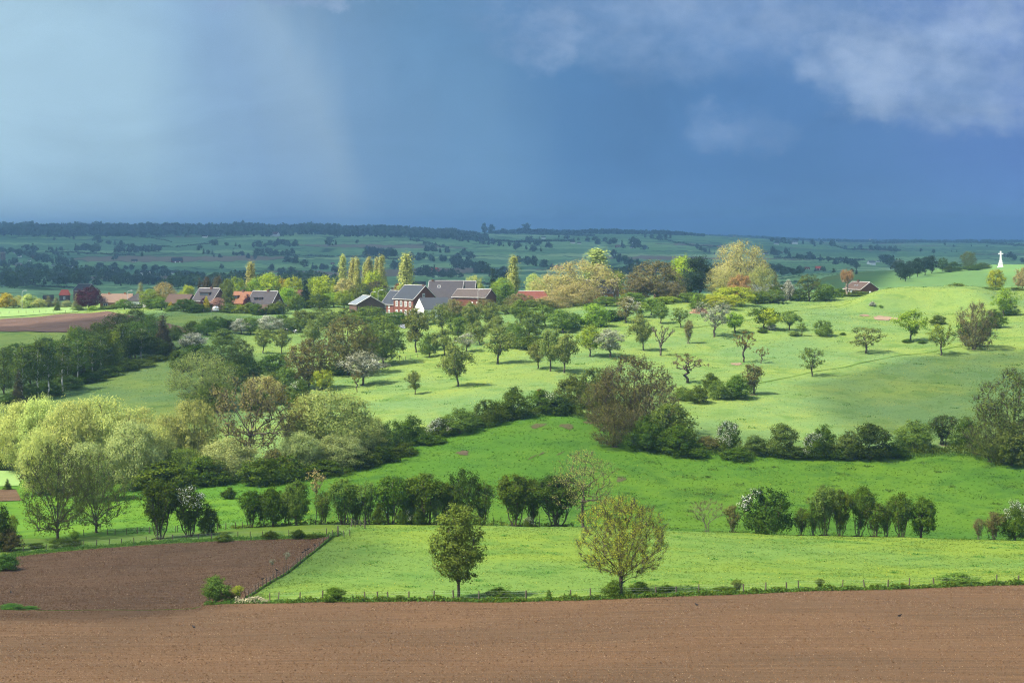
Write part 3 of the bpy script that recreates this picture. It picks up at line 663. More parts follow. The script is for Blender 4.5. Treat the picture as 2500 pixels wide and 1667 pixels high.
S('bramble_shrub', 'shrub', 'shrubs along the top edge of the left brown field', [
 ('shrub', 'hedge', 150, 1336, 72, 1312, 'bramble bush under the tall many-limbed olive tree'),
 ('shrub', 'hedge', 186, 1332, 32, 1316, 'small bramble right of the bush under the olive tree'),
 ('shrub', 'hedge', 92, 1338, 44, 1324, 'low bramble left of the bush under the olive tree'),
 ('thinvase', 'bright', 182, 1320, 30, 1296, 'light green sapling behind the brambles under the olive tree'),
 ('bush', 'hedge', 660, 1316, 40, 1292, 'round dark bush on the top edge of the left brown field'),
 ('shrub', 'dark', 728, 1314, 48, 1291, 'tangled dark bush with a stray twig near the field corner'),
 ('shrub', 'hedge', 765, 1313, 56, 1303, 'low weedy clump at the top right corner of the left brown field'),
 ('shrub', 'mid', 548, 1322, 44, 1297, 'light weedy bush on the top edge of the left brown field'),
 ('bush', 'brown', 22, 1345, 70, 1283, 'brown twiggy bush at the left edge above the brown field'),
 ('thinvase', 'bright', 30, 1330, 34, 1256, 'pale wispy sapling at the left edge'),
 ('bush', 'dark', 8, 1345, 50, 1228, 'dark bush half out of the left edge'),
 ('shrub', 'weed', 14, 1392, 64, 1345, 'rank green bush at the left edge of the brown field'),
 ('shrub', 'weed', 30, 1486, 66, 1472, 'low green weed tongue between the two brown fields at the left edge'),
 ('shrub', 'weed', 74, 1486, 46, 1479, 'thin weed strip right of the low green weed tongue'),
 ('conifer', 'hedge', 18, 1195, 22, 1166, 'small dark conical shrub in the bright grass at the left edge'),
])

# ------------------------------------------------------------------ willows
GW = 'pale willows in the valley bottom'
S('willow', 'willow', GW, [
 ('willow', 'willow', 20, None, 105, 978, 'leftmost pale willow, cut off by the left edge', 490),
 ('willow', 'willow', 105, None, 130, 961, 'pale willow with rounded head second from the left edge', 478),
 ('willow', 'willow', 58, None, 130, 972, 'pale willow wedged between the leftmost and the second willow', 482, dict(var=2)),
 ('willow', 'willow', 330, None, 130, 985, 'bright pale willow behind the grey-green drooping one', 472, dict(var=0)),
 ('willow', 'feather', 405, None, 100, 1005, 'feathery willow filling the gap before the feathery olive one', 468, dict(var=1)),
 ('willow', 'willow', 180, None, 150, 968, 'pale willow between the two tallest left willows', 462, dict(var=3)),
 ('willow', 'willow', 262, None, 190, 958, 'tallest and broadest pale willow of the left group', 468, dict(var=0)),
 ('willow', 'willow', 100, None, 110, 1045, 'lower pale willow behind the many-limbed olive tree', 445),
 ('willow', 'sage', 325, None, 140, 1020, 'grey-green drooping willow right of the broadest pale willow', 448, dict(var=1)),
 ('willow', 'willow', 375, None, 100, 1030, 'rounded yellow-green willow at the right end of the left group', 455, dict(var=2)),
 ('willow', 'sage', 210, None, 120, 1075, 'low grey-green willow in front of the broadest pale willow', 430, dict(var=1)),
 ('willow', 'feather', 470, None, 130, 968, 'feathery olive willow left of the mistletoe tree', 470, dict(var=3)),
 ('willow', 'mid', 440, None, 120, 1090, 'dark green lower willow under the feathery olive one', 455, dict(var=2)),
 ('willow', 'sage', 560, None, 150, 1062, 'dull grey-green willow below the mistletoe tree', 458, dict(var=0)),
 ('willow', 'feather', 800, None, 225, 946, 'biggest round feathery willow at the lower end of the hedge', 476, dict(var=1)),
 ('willow', 'feather', 737, None, 80, 955, 'narrow pointed willow rising left of the biggest round willow', 474, dict(var=0)),
 ('willow', 'sage', 735, None, 120, 1050, 'grey-green willow clump below the narrow pointed willow', 462, dict(var=3)),
 ('willow', 'sage', 830, None, 130, 1058, 'grey-green drooping willow in front of the biggest round willow', 465, dict(var=2)),
 ('willow', 'feather', 905, None, 90, 1015, 'small feathery willow right of the biggest round willow', 478, dict(var=1)),
])
S('mistletoe_tree', 'tree', None, [
 ('mistle', 'bud', 610, None, 215, 912, 'brown gnarled tree hung with dark mistletoe balls among the willows', 466, dict(var=0, rz=2.2, bl=.14, blc='mistle')),
])
S('valley_shrub', 'shrub', 'dark shrubs at the foot of the willows', [
 ('shrub', 'hedge', 700, None, 110, 1105, 'dark shrub under the narrow pointed willow', 452),
 ('shrub', 'hedge', 790, None, 120, 1120, 'dark shrub at the foot of the biggest round willow', 458),
 ('shrub', 'hedge', 880, None, 110, 1100, 'dark shrub where the hedge meets the biggest round willow', 466),
 ('shrub', 'hedge', 640, None, 120, 1115, 'dark shrub under the mistletoe tree', 448),
 ('shrub', 'dark', 560, None, 40, 1186, 'small dark bush in the grass below the grey-green willow', 425),
 ('shrub', 'hedge', 400, None, 150, 1120, 'shady shrub below the yellow-green rounded willow', 444),
 ('shrub', 'dark', 20, None, 110, 1110, 'dark shrub at the left edge beneath the leftmost willow', 488),
 ('shrub', 'mid', 130, None, 120, 1110, 'shrub beneath the second pale willow', 452),
 ('bush', 'hedge', 500, None, 110, 1110, 'green bush beneath the feathery olive willow', 450),
 ('shrub', 'brown', 670, None, 90, 1090, 'brown shrub between the mistletoe tree and the narrow willow', 458),
])
# ------------------------------------------------------------------ hedges round the meadow
GH = 'shrubs of the hedge above the meadow'
S('hedge_shrub', 'shrub', GH, [
 ('bush', 'mid', 955, 1110, 75, 1018, 'light olive shrub at the lower end of the meadow hedge'),
 ('bush', 'hedge', 1005, 1085, 80, 1010, 'bright-topped shrub left of the white blossom shrub'),
 ('bush', 'hedge', 1075, None, 70, 1018, 'white blossom shrub in the meadow hedge', 500, dict(bl=.75, name='hawthorn', cat='hawthorn')),
 ('bush', 'mid', 1122, 1058, 100, 990, 'broad leafy shrub right of the white blossom shrub'),
 ('bush', 'hedge', 1192, 1038, 74, 970, 'tall dense shrub midway along the meadow hedge'),
 ('bush', 'hedge', 1256, 1020, 84, 940, 'tallest dark shrub of the meadow hedge'),
 ('bush', 'hedge', 1322, 1008, 84, 948, 'shrub with reddish top and white flowers below', 0, dict(bl=.1)),
 ('bush', 'olive', 1400, 995, 90, 905, 'big olive shrub left of the brown thicket'),
 ('bush', 'olive', 1455, 1000, 90, 888, 'high olive-green shrub leaning on the brown thicket'),
 ('shrub', 'hedge', 985, None, 90, 1078, 'low bramble along the lower hedge edge', 478),
 ('shrub', 'hedge', 1060, None, 80, 1060, 'low bramble below the white blossom shrub', 490),
 ('shrub', 'hedge', 1155, None, 90, 1018, 'low shrub filling the hedge beneath the broad leafy shrub', 510),
 ('shrub', 'dark', 930, None, 100, 1085, 'dark bramble at the very bottom of the hedge', 472),
 ('shrub', 'hedge', 1225, None, 80, 985, 'low shrub filling the hedge beneath the tall dense shrub', 520),
 ('shrub', 'dark', 1360, None, 110, 962, 'dark low shrub under the olive shrub', 532),
 ('thinvase', 'red', 1318, 990, 26, 948, 'reddish twiggy shrub rising from the hedge'),
])
GT = 'brown thicket trees at the hedge junction'
S('thicket_tree', 'tree', GT, [
 ('thicket', 'brown', 1545, None, 190, 862, 'largest brown twiggy tree of the thicket', 505, dict(var=0)),
 ('thicket', 'brown', 1490, None, 130, 905, 'brown twiggy tree on the left flank of the thicket', 512, dict(var=1)),
 ('thicket', 'bud', 1600, None, 130, 925, 'paler brown tree on the right flank of the thicket', 500, dict(var=1)),
 ('thicket', 'brown', 1500, 1090, 130, 985, 'low brown scrub at the lower left of the thicket', 0, dict(var=0)),
 ('bush', 'mid', 1640, None, 130, 975, 'green round shrub at the right of the thicket', 490, dict(name='hedge_shrub', cat='shrub')),
 ('bush', 'hedge', 1580, None, 110, 1010, 'dark green shrub at the foot of the thicket', 484, dict(name='hedge_shrub', cat='shrub')),
 ('bush', 'hedge', 1655, None, 100, 1035, 'low dark shrub where the thicket meets the right hedge', 480, dict(name='hedge_shrub', cat='shrub')),
])
GR = 'shrubs of the right-hand meadow hedge'
S('hedge_shrub', 'shrub', GR, [
 ('shrub', 'brown', 1728, 1098, 70, 1062, 'low brown bramble left of the tall white hawthorn'),
 ('bush', 'hedge', 1780, 1096, 60, 1022, 'tall white blossoming hawthorn in the right hedge', 0, dict(bl=.55, name='hawthorn', cat='hawthorn')),
 ('bush', 'olive', 1842, 1110, 80, 1060, 'low brownish shrub right of the tall white hawthorn'),
 ('bush', 'olive', 1910, 1114, 92, 1030, 'rounded shrub with a reddish tip in the right hedge'),
 ('bush', 'hedge', 2012, 1108, 66, 1030, 'dark shrub behind the half-white hawthorn'),
 ('bush', 'hedge', 1990, None, 66, 1052, 'half-white hawthorn midway along the right hedge', 482, dict(bl=.3, name='hawthorn', cat='hawthorn')),
 ('bush', 'olive', 2075, 1118, 86, 1048, 'brown-green shrub beside the widest dark shrub'),
 ('bush', 'dark', 2125, 1120, 110, 1030, 'widest dark shrub of the right hedge'),
 ('bush', 'mid', 2232, 1095, 108, 1018, 'bright green cone-shaped shrub in the right hedge'),
 ('thinvase', 'dark', 2305, 1085, 70, 1012, 'crooked dark thorn tree overhanging a gap in the hedge', 0, dict(ws=1.3)),
 ('bush', 'hedge', 2358, 1092, 76, 1012, 'dark shrub left of the big brown tree at the right edge'),
 ('shrub', 'hedge', 1700, None, 80, 1080, 'low weedy shrub under the right end of the thicket', 480),
 ('shrub', 'hedge', 1800, None, 90, 1092, 'low weedy shrub below the tall white hawthorn', 478),
 ('shrub', 'dark', 1950, None, 90, 1090, 'low dark shrub below the half-white hawthorn', 482),
 ('shrub', 'dark', 2055, None, 90, 1090, 'low dark filler shrub left of the widest dark shrub', 483),
 ('shrub', 'dark', 2190, None, 70, 1072, 'low dark shrub left of the cone-shaped shrub', 486),
])
S('budding_tree', 'tree', 'brown trees at the right edge', [
 ('thicket', 'olive', 2482, None, 210, 893, 'big brown budding tree cut off by the right edge', 486, dict(var=0)),
 ('thicket', 'olive', 2420, None, 120, 985, 'lower brown tree left of the big one at the right edge', 482, dict(var=1)),
 ('bush', 'olive', 2470, None, 120, 1030, 'bushy olive undergrowth beneath the big right edge tree', 478, dict(name='hedge_shrub', cat='shrub')),
])
GM = 'shrubs of the short hedge in the orchard slope'
S('hedge_shrub', 'shrub', GM, [
 ('shrub', 'mid', 1668, 976, 52, 940, 'light green shrub at the left end of the short orchard hedge'),
 ('bush', 'hedge', 1704, 984, 60, 936, 'round dark shrub second in the short orchard hedge'),
 ('bush', 'mid', 1755, 974, 64, 924, 'green shrub midway in the short orchard hedge'),
 ('bush', 'hedge', 1735, None, 50, 908, 'taller dark shrub behind the middle of the short hedge', 585),
 ('bush', 'hedge', 1800, 972, 76, 914, 'broad dark shrub near the right end of the short hedge'),
 ('thinvase', 'brown', 1836, 962, 56, 885, 'brown ivy-stemmed small tree ending the short orchard hedge', 0, dict(ws=1.2)),
])
# ------------------------------------------------------------------ orchard slope
GO = 'fruit trees standing in the orchard slope'
S('fruit_tree', 'fruit tree', GO, [
 ('orchard', 'pear', 1014, 963, 40, 904, 'smallest lone fruit tree low on the open slope'),
 ('orchard', 'pear', 1118, 943, 76, 828, 'tall ragged fruit tree with a shadow right of the smallest one'),
 ('orchard', 'pear', 1215, 888, 82, 793, 'well-shaped fruit tree alone above the tall ragged one'),
 ('orchard', 'pear', 1313, 900, 52, 832, 'left tree of the group of three fruit trees'),
 ('orchard', 'pear', 1344, 906, 66, 794, 'middle and tallest tree of the group of three fruit trees'),
 ('orchard', 'pear', 1378, 910, 66, 810, 'right tree of the group of three fruit trees'),
 ('orchard', 'bright', 1440, 870, 66, 790, 'yellow-green fruit tree beside a grey-green round one'),
 ('orchard', 'grey', 1490, 872, 80, 800, 'grey-green round fruit tree above the brown thicket'),
 ('orchard', 'pear', 1572, 856, 54, 763, 'tall narrow fruit tree left of the bare grey tree'),
 ('airy', 'mid', 1662, 800, 50, 750, 'airy fruit tree with a dark shadow on the bright slope'),
 ('orchard', 'mid', 1614, 790, 42, 740, 'small fruit tree near the brushwood pile'),
 ('airy', 'grey', 1744, 822, 86, 733, 'open grey-green tree right of the brushwood pile'),
 ('orchard', 'bright', 1795, 812, 60, 760, 'leafy light green tree behind the open grey-green tree'),
 ('airy', 'mid', 1705, 765, 46, 715, 'light airy tree above the brushwood pile'),
 ('airy', 'mid', 1983, 918, 58, 846, 'dark fruit tree with bare upper twigs alone on the right slope'),
 ('airy', 'pear', 2116, 862, 82, 795, 'leaning umbrella-shaped fruit tree with a shadow beneath'),
 ('orchard', 'bright', 2224, 834, 74, 753, 'dense bright fruit tree below the grassy bank'),
 ('airy', 'bright', 2297, 867, 70, 788, 'fruit tree on an ivy-wrapped stump trunk'),
 ('orchard', 'hedge', 2358, 845, 50, 780, 'dark short tree left of the tall leaning brown tree'),
 ('orchard', 'hedge', 2398, 846, 28, 798, 'little dark tree right of the tall leaning brown tree'),
 ('orchard', 'bright', 2450, 772, 52, 700, 'roundish tree on the bank near the right edge'),
 ('orchard', 'hedge', 1865, 803, 64, 748, 'dark-trunked yellow-green tree in a line on the right slope'),
 ('orchard', 'lime', 1880, 806, 54, 750, 'yellow-green tree of the line on the right slope'),
 ('orchard', 'mid', 1928, 806, 50, 757, 'round tree on a short trunk right of the yellow-green one'),
 ('airy', 'mid', 1957, 820, 30, 787, 'small scrappy tree at the end of the line on the right slope'),
 ('orchard', 'pear', 642, 862, 46, 800, 'left one of two matching dark fruit trees by the cows'),
 ('orchard', 'pear', 688, 862, 40, 800, 'right one of two matching dark fruit trees by the cows'),
 ('orchard', 'pear', 768, 845, 58, 777, 'dark fruit tree right of the cows'),
 ('orchard', 'pear', 1016, 860, 66, 746, 'tall dark fruit tree below the white house'),
 ('round', 'mid', 1048, 872, 50, 812, 'round green tree right of the tall dark fruit tree'),
 ('orchard', 'pear', 1086, 868, 60, 800, 'fruit tree with pinkish lower twigs left of the ragged one'),
 ('orchard', 'pear', 1080, 815, 54, 742, 'fruit tree in front of the white house, right side'),
 ('orchard', 'mid', 1120, 835, 56, 770, 'fruit tree in the dense upper orchard below the right barn'),
 ('orchard', 'pear', 1150, 815, 60, 735, 'tallest fruit tree in front of the right barn'),
 ('orchard', 'pear', 1195, 805, 58, 735, 'fruit tree at the right corner of the right barn'),
 ('orchard', 'pear', 1172, 842, 52, 780, 'fruit tree on a dark trunk below the right barn'),
 ('orchard', 'bud', 1108, 790, 58, 728, 'brown-leaved tree hiding the end of the white house'),
 ('orchard', 'grey', 1140, 858, 46, 812, 'fruit tree with fading white blossom in the dense upper orchard', 0, dict(bl=.2)),
 ('round', 'mid', 1245, 850, 60, 785, 'round dark green tree right of the well-shaped fruit tree'),
 ('round', 'olive', 1292, 832, 80, 756, 'brownish round tree above the group of three'),
 ('round', 'mid', 1375, 812, 78, 752, 'grey-trunked round tree with glossy green leaves'),
 ('shrub', 'bright', 1450, 798, 80, 738, 'bright green mound-shaped tree left of the white blossom tree', 0, dict(name='garden_bush', cat='bush')),
 ('orchard', 'bud', 1528, 788, 62, 722, 'white-blossomed drooping tree in the upper orchard', 0, dict(bl=.3)),
 ('orchard', 'mid', 1270, 792, 56, 730, 'fruit tree in front of the red roof'),
 ('orchard', 'mid', 1330, 800, 60, 742, 'fruit tree below the big beige willow'),
 ('orchard', 'pear', 1215, 830, 54, 770, 'fruit tree between the barn and the well-shaped tree'),
 ('orchard', 'mid', 1590, 770, 50, 725, 'small tree under the walnut-coloured tree'),
 ('orchard', 'bright', 1560, 775, 50, 735, 'light green small tree right of the white blossom tree'),
])
S('bare_tree', 'tree', 'old nearly leafless orchard trees', [
 ('bare', 'bud', 1613, 868, 62, 795, 'bare grey tree with spreading branches on the bright slope', 0, dict(bark=BARKG, var=0)),
 ('thinvase', 'bud', 1681, 838, 30, 778, 'slim twiggy tree right of the airy fruit tree', 0, dict(bark=BARKG)),
 ('gnarled', 'bud', 1678, 934, 92, 862, 'gnarled fork-trunked tree above the short orchard hedge', 0, dict(var=0)),
 ('gnarled', 'mistle', 1816, 884, 56, 805, 'gnarled tree with mistletoe clumps and a tall bare limb', 0, dict(var=1)),
 ('gnarled', 'mistle', 1858, 887, 34, 846, 'short gnarled tree with golden mistletoe right of the taller one', 0, dict(var=0)),
 ('thicket', 'bud', 2378, 853, 96, 734, 'tall leaning brown tree on the right slope', 0, dict(var=0, lean=.1, rz=0.)),
 ('gnarled', 'mistle', 872, 958, 26, 905, 'ivy-knobbed broken stump tree below the brown tree'),
])
S('slope_tree', 'tree', 'large trees at the left of the orchard slope', [
 ('big', 'brown', 850, 916, 140, 768, 'large reddish-brown tree in the middle of the slope', 0, dict(var=0)),
 ('big', 'mid', 935, 890, 110, 768, 'large green tree right of the reddish-brown one', 0, dict(var=1)),
 ('big', 'olive', 905, 895, 80, 790, 'olive tree squeezed between the brown and the green large trees', 0, dict(var=0)),
 ('big', 'brown', 752, 948, 110, 822, 'dark brown tree left of the largest brown one', 0, dict(var=1)),
 ('orchard', 'grey', 884, 940, 92, 856, 'whitish-green apple tree at the foot of the large brown tree', 0, dict(bl=.12)),
 ('round', 'lime', 786, 952, 58, 899, 'small yellow-green tree in front of the dark brown one'),
 ('hazy', 'feather', 492, 985, 160, 856, 'domed olive willow on the left hillside', 0, dict(var=0)),
 ('big', 'olive', 545, 930, 110, 826, 'olive tree behind the domed willow', 0, dict(var=1)),
 ('big', 'olive', 588, 905, 60, 826, 'narrow olive tree right of the one behind the domed willow'),
 ('big', 'dark', 608, 932, 74, 868, 'dark tree with deep shade right of the domed willow'),
 ('round', 'mid', 560, 955, 90, 880, 'green tree between the domed willow and the dark tree'),
 ('hazy', 'beige', 640, 985, 100, 915, 'pinkish bare-twigged willow above the mistletoe tree', 0, dict(var=1, twig=TWIGB)),
 ('round', 'mid', 695, 952, 60, 895, 'green tree left of the dark brown one'),
 ('round', 'olive', 660, 960, 50, 905, 'olive tree between the pinkish willow and a green tree'),
 ('round', 'hedge', 670, 915, 80, 862, 'dark bushy tree below the two matching fruit trees'),
 ('bush', 'hedge', 735, 965, 56, 925, 'dark shrub at the foot of the dark brown tree', 0, dict(bl=.08, name='slope_shrub', cat='shrub')),
 ('bush', 'hedge', 480, 880, 70, 835, 'green bush below the pinkish blossom tree', 0, dict(name='slope_shrub', cat='shrub')),
 ('bush', 'mid', 445, 905, 70, 850, 'green bush between the wood and the domed willow', 0, dict(name='slope_shrub', cat='shrub')),
 ('bush', 'mid', 520, 1000, 110, 930, 'leafy bush under the domed olive willow', 0, dict(name='slope_shrub', cat='shrub')),
 ('bush', 'hedge', 620, 1000, 80, 945, 'bush beneath the pinkish bare-twigged willow', 0, dict(name='slope_shrub', cat='shrub')),
 ('bush', 'olive', 705, 985, 60, 940, 'low olive bush left of the shrub under the brown tree', 0, dict(name='slope_shrub', cat='shrub')),
 ('shrub', 'hedge', 820, 915, 60, 885, 'low bush left of the large brown tree trunk', 0, dict(name='slope_shrub', cat='shrub')),
 ('shrub', 'hedge', 715, 985, 90, 965, 'bramble on the grass under the dark brown tree', 0, dict(name='slope_shrub', cat='shrub')),
])
S('orchard_tree', 'tree', 'trees along the field edge below the houses', [
 ('bush', 'mid', 470, 815, 56, 782, 'bright green bush left end of the field edge row'),
 ('round', 'mid', 505, 818, 56, 776, 'rounded green tree in the field edge row'),
 ('round', 'hedge', 530, 812, 50, 770, 'tallest dark tree in the field edge row'),
 ('round', 'dark', 555, 812, 46, 778, 'dark tree left of the white flowering apple'),
 ('round', 'grey', 590, 815, 52, 776, 'white flowering apple tree in the field edge row', 0, dict(bl=.45, name='apple_tree')),
 ('round', 'mid', 612, 816, 44, 772, 'fresh green apple tree right of the white one', 0, dict(name='apple_tree')),
 ('round', 'grey', 660, 812, 70, 768, 'pale greyish-white flowering tree in the field edge row', 0, dict(bl=.25, name='apple_tree')),
 ('round', 'hedge', 688, 806, 44, 766, 'dark tree behind the pale flowering one'),
 ('round', 'olive', 720, 810, 60, 772, 'olive tree behind the cows'),
 ('bush', 'mid', 425, 830, 44, 790, 'green bush between the dark fir and the field edge row'),
 ('shrub', 'grey', 470, 846, 72, 811, 'pinkish-white blossom bush left of the field edge row', 0, dict(bl=.9, name='apple_tree')),
 ('bush', 'olive', 545, 838, 70, 800, 'low olive bush below the dark tree of the field edge row'),
 ('big', 'olive', 790, 800, 90, 752, 'brown-green tree left of the brown brick barn'),
 ('round', 'mid', 905, 800, 80, 745, 'green tree in front of the brown brick barn'),
 ('round', 'hedge', 850, 790, 60, 752, 'dark tree at the left corner of the brown brick barn'),
 ('shrub', 'hedge', 970, 788, 100, 760, 'long green hedge bush in front of the farmhouse'),
 ('shrub', 'copper', 880, 785, 26, 768, 'small purple shrub in front of the brown brick barn'),
 ('round', 'olive', 740, 800, 60, 755, 'olive tree left of the brown-green one'),
])
S('slope_shrub', 'shrub', 'shrubs dotted on the right slope', [
 ('bush', 'mid', 2010, 820, 50, 778, 'round lone bush on the bright right slope'),
 ('shrub', 'hedge', 2058, 818, 18, 811, 'tiny bush right of the round lone bush'),
 ('bush', 'hedge', 2290, 792, 44, 768, 'dark round bush under the grassy bank'),
 ('shrub', 'hedge', 2216, 836, 30, 827, 'low shrub at the foot of the dense bright fruit tree'),
 ('shrub', 'hedge', 2250, 838, 24, 830, 'low shrub right of the dense bright fruit tree'),
 ('bush', 'hedge', 2425, 800, 60, 752, 'dark shrub on the bank beside the tall leaning brown tree'),
 ('bush', 'mid', 2462, 770, 50, 738, 'shrub high on the bank near the right edge'),
 ('bush', 'hedge', 2400, 815, 40, 778, 'lower dark shrub on the bank behind the leaning brown tree'),
 ('shrub', 'grey', 2130, 748, 16, 735, 'small white flowering bush on the upper bank', 0, dict(bl=.7)),
 ('shrub', 'mid', 2150, 752, 14, 744, 'small green bush right of the small white flowering one'),
 ('shrub', 'hedge', 1860, 812, 28, 800, 'small bush at the foot of the dark-trunked tree'),
 ('shrub', 'grey', 1885, 806, 26, 788, 'white-flowering bush at the foot of the yellow-green tree', 0, dict(bl=.5)),
 ('shrub', 'mid', 1940, 820, 34, 808, 'low bush by the scrappy tree on the right slope'),
 ('shrub', 'dark', 1490, 782, 90, 755, 'dark bush behind the bright green mound'),
 ('shrub', 'hedge', 1300, 852, 90, 815, 'dark bush under the brownish round tree'),
 ('bush', 'hedge', 1400, 802, 70, 760, 'dark bush between the round tree and the green mound'),
])
# ------------------------------------------------------------------ birch wood on the left
GB = 'birches of the left wood'
bx = [(28, 690, 855, 60), (55, 980, 832, 62), (92, 976, 818, 60), (118, 970, 830, 56), (152, 958, 826, 60), (190, 940, 815, 50), (246, 912, 806, 62), (225, 925, 815, 54), (330, 875, 775, 60), (345, 880, 790, 56), (300, 890, 780, 60)]
bl = ['white-stemmed birch at the left end of the wood', 'birch with a crooked top near the left end of the wood', 'leaning birch with a forked white stem low in the wood', 'tallest straight white-stemmed birch at the wood front', 'birch with branching white stem in the middle front', 'thin-stemmed birch left of the bright larch', 'birch with the clearest white trunk beside the bright larch', 'slender birch just left of the clearest white trunk', 'grey birch in the high part of the wood', 'birch close to the dark fir of the wood', 'pale birch behind the bright larch']
S('birch', 'birch', GB, [('birch', 'mid' if i % 3 else 'olive', a, max(b, 870), w, t + (6 if i != 3 else -4), bl[i], 0, dict(bark=BIRCH, ws=1.15)) for i, (a, b, t, w) in enumerate(bx)])
GB2 = 'leafy trees of the left wood'
wl = [(10, 600, 845, 80, 'mid', 'olive-green tree filling the left corner of the wood'), (75, 615, 838, 80, 'hedge', 'dark leafy tree between the first birches'), (135, 620, 830, 84, 'mid', 'green tree behind the tallest birch'), (190, 640, 795, 90, 'mid', 'rounded tree in the middle of the wood'), (238, 650, 785, 90, 'mid', 'dull green tree above the bright larch'), (285, 665, 762, 100, 'olive', 'high olive tree in the upper wood'), (335, 675, 752, 96, 'olive', 'topmost olive tree of the wood'), (372, 668, 765, 80, 'mid', 'green tree left of the dark fir'), (110, 640, 822, 90, 'hedge', 'dark tree at the back of the left wood'), (45, 655, 836, 90, 'hedge', 'dark tree behind the leftmost birches'), (165, 610, 850, 70, 'hedge', 'dark tree in the shade of the middle wood'), (215, 620, 842, 70, 'mid', 'mid-green tree at the foot of the upper wood'), (270, 640, 815, 80, 'hedge', 'dark tree right of the bright larch'), (320, 650, 812, 80, 'hedge', 'dark leafy tree below the high olive tree'), (375, 650, 820, 70, 'hedge', 'dark leafy tree at the foot of the dark fir')]
S('wood_tree', 'tree', GB2, [('big', c, a, None, w, t, l, Y) for a, Y, t, w, c, l in wl])
S('larch', 'larch', None, [('conifer', 'bright', 283, None, 60, 805, 'bright yellow-green larch inside the left wood', 632), ('round', 'lime', 178, None, 40, 792, 'yellow-green treetop in the middle of the left wood', 648), ('conifer', 'needlebrown', 190, None, 50, 835, 'brownish conifer in the shade of the left wood', 612), ('conifer', 'needlebrown', 45, None, 40, 900, 'low brown conifer at the foot of the left wood', 572)])
S('fir', 'fir', None, [('conifer', 'needlebrown', 398, None, 62, 765, 'dark purplish fir ending the left wood on the right', 655, dict(ws=1.2))])
fr = [(20, 985, 945), (70, 975, 920), (120, 965, 915), (165, 950, 900), (210, 935, 890), (255, 920, 875), (300, 905, 860), (340, 895, 860), (380, 880, 850), (410, 868, 840), (240, 905, 870), (285, 890, 862)]
fl = ['dark round shrub at the left end of the wood edge', 'dark shrub below the crooked birch', 'broad shrub below the forked white stem', 'bright shrub below the tallest birch', 'leafy shrub before the middle of the wood', 'dense shrub below the bright larch', 'largest shrub on the wood edge below the larch', 'shrub right of the largest wood edge shrub', 'shrub near the upper end of the wood edge', 'shrub at the foot of the dark fir', 'taller shrub behind the wood edge under the larch', 'taller shrub behind the wood edge right of the larch']
S('wood_edge_shrub', 'shrub', 'shrubs along the edge of the left wood', [('bush', 'mid' if i % 2 else 'hedge', a, b, 84, t + 14, fl[i]) for i, (a, b, t) in enumerate(fr)])
# ------------------------------------------------------------------ village trees
S('poplar', 'poplar', 'tall pale poplars of the village', [
 ('poplar', 'poplar', 837, None, 24, 617, 'leftmost thin poplar of the village cluster', 905, dict(ws=1.2)),
 ('poplar', 'poplar', 858, None, 24, 616, 'leaning tall poplar second in the village cluster', 900, dict(ws=1.2, lean=.04, rz=0.)),
 ('poplar', 'poplar', 872, None, 20, 626, 'shorter poplar third in the village cluster', 896, dict(ws=1.2)),
 ('poplar', 'poplar', 901, None, 22, 614, 'tall poplar with a rounded tip right of a gap in the cluster', 902, dict(ws=1.2)),
 ('poplar', 'poplar', 890, None, 14, 638, 'short slim poplar beside the tall round-tipped one', 905, dict(ws=1.3)),
 ('poplar', 'poplar', 920, None, 17, 616, 'darker thin poplar near the right of the cluster', 910, dict(ws=1.2)),
 ('poplar', 'poplar', 932, None, 24, 619, 'rightmost broad poplar of the village cluster', 898, dict(ws=1.2)),
 ('poplar', 'poplar', 988, None, 40, 604, 'largest poplar standing alone behind the slate-roofed farmhouse', 860, dict(ws=1.15, lean=.03, rz=0.)),
 ('poplar', 'poplar', 1254, None, 34, 620, 'lone poplar right of the farm barns', 865, dict(ws=1.1)),
 ('poplar', 'poplar', 612, None, 26, 628, 'lone poplar above the orange-roofed house', 900, dict(ws=1.2)),
])
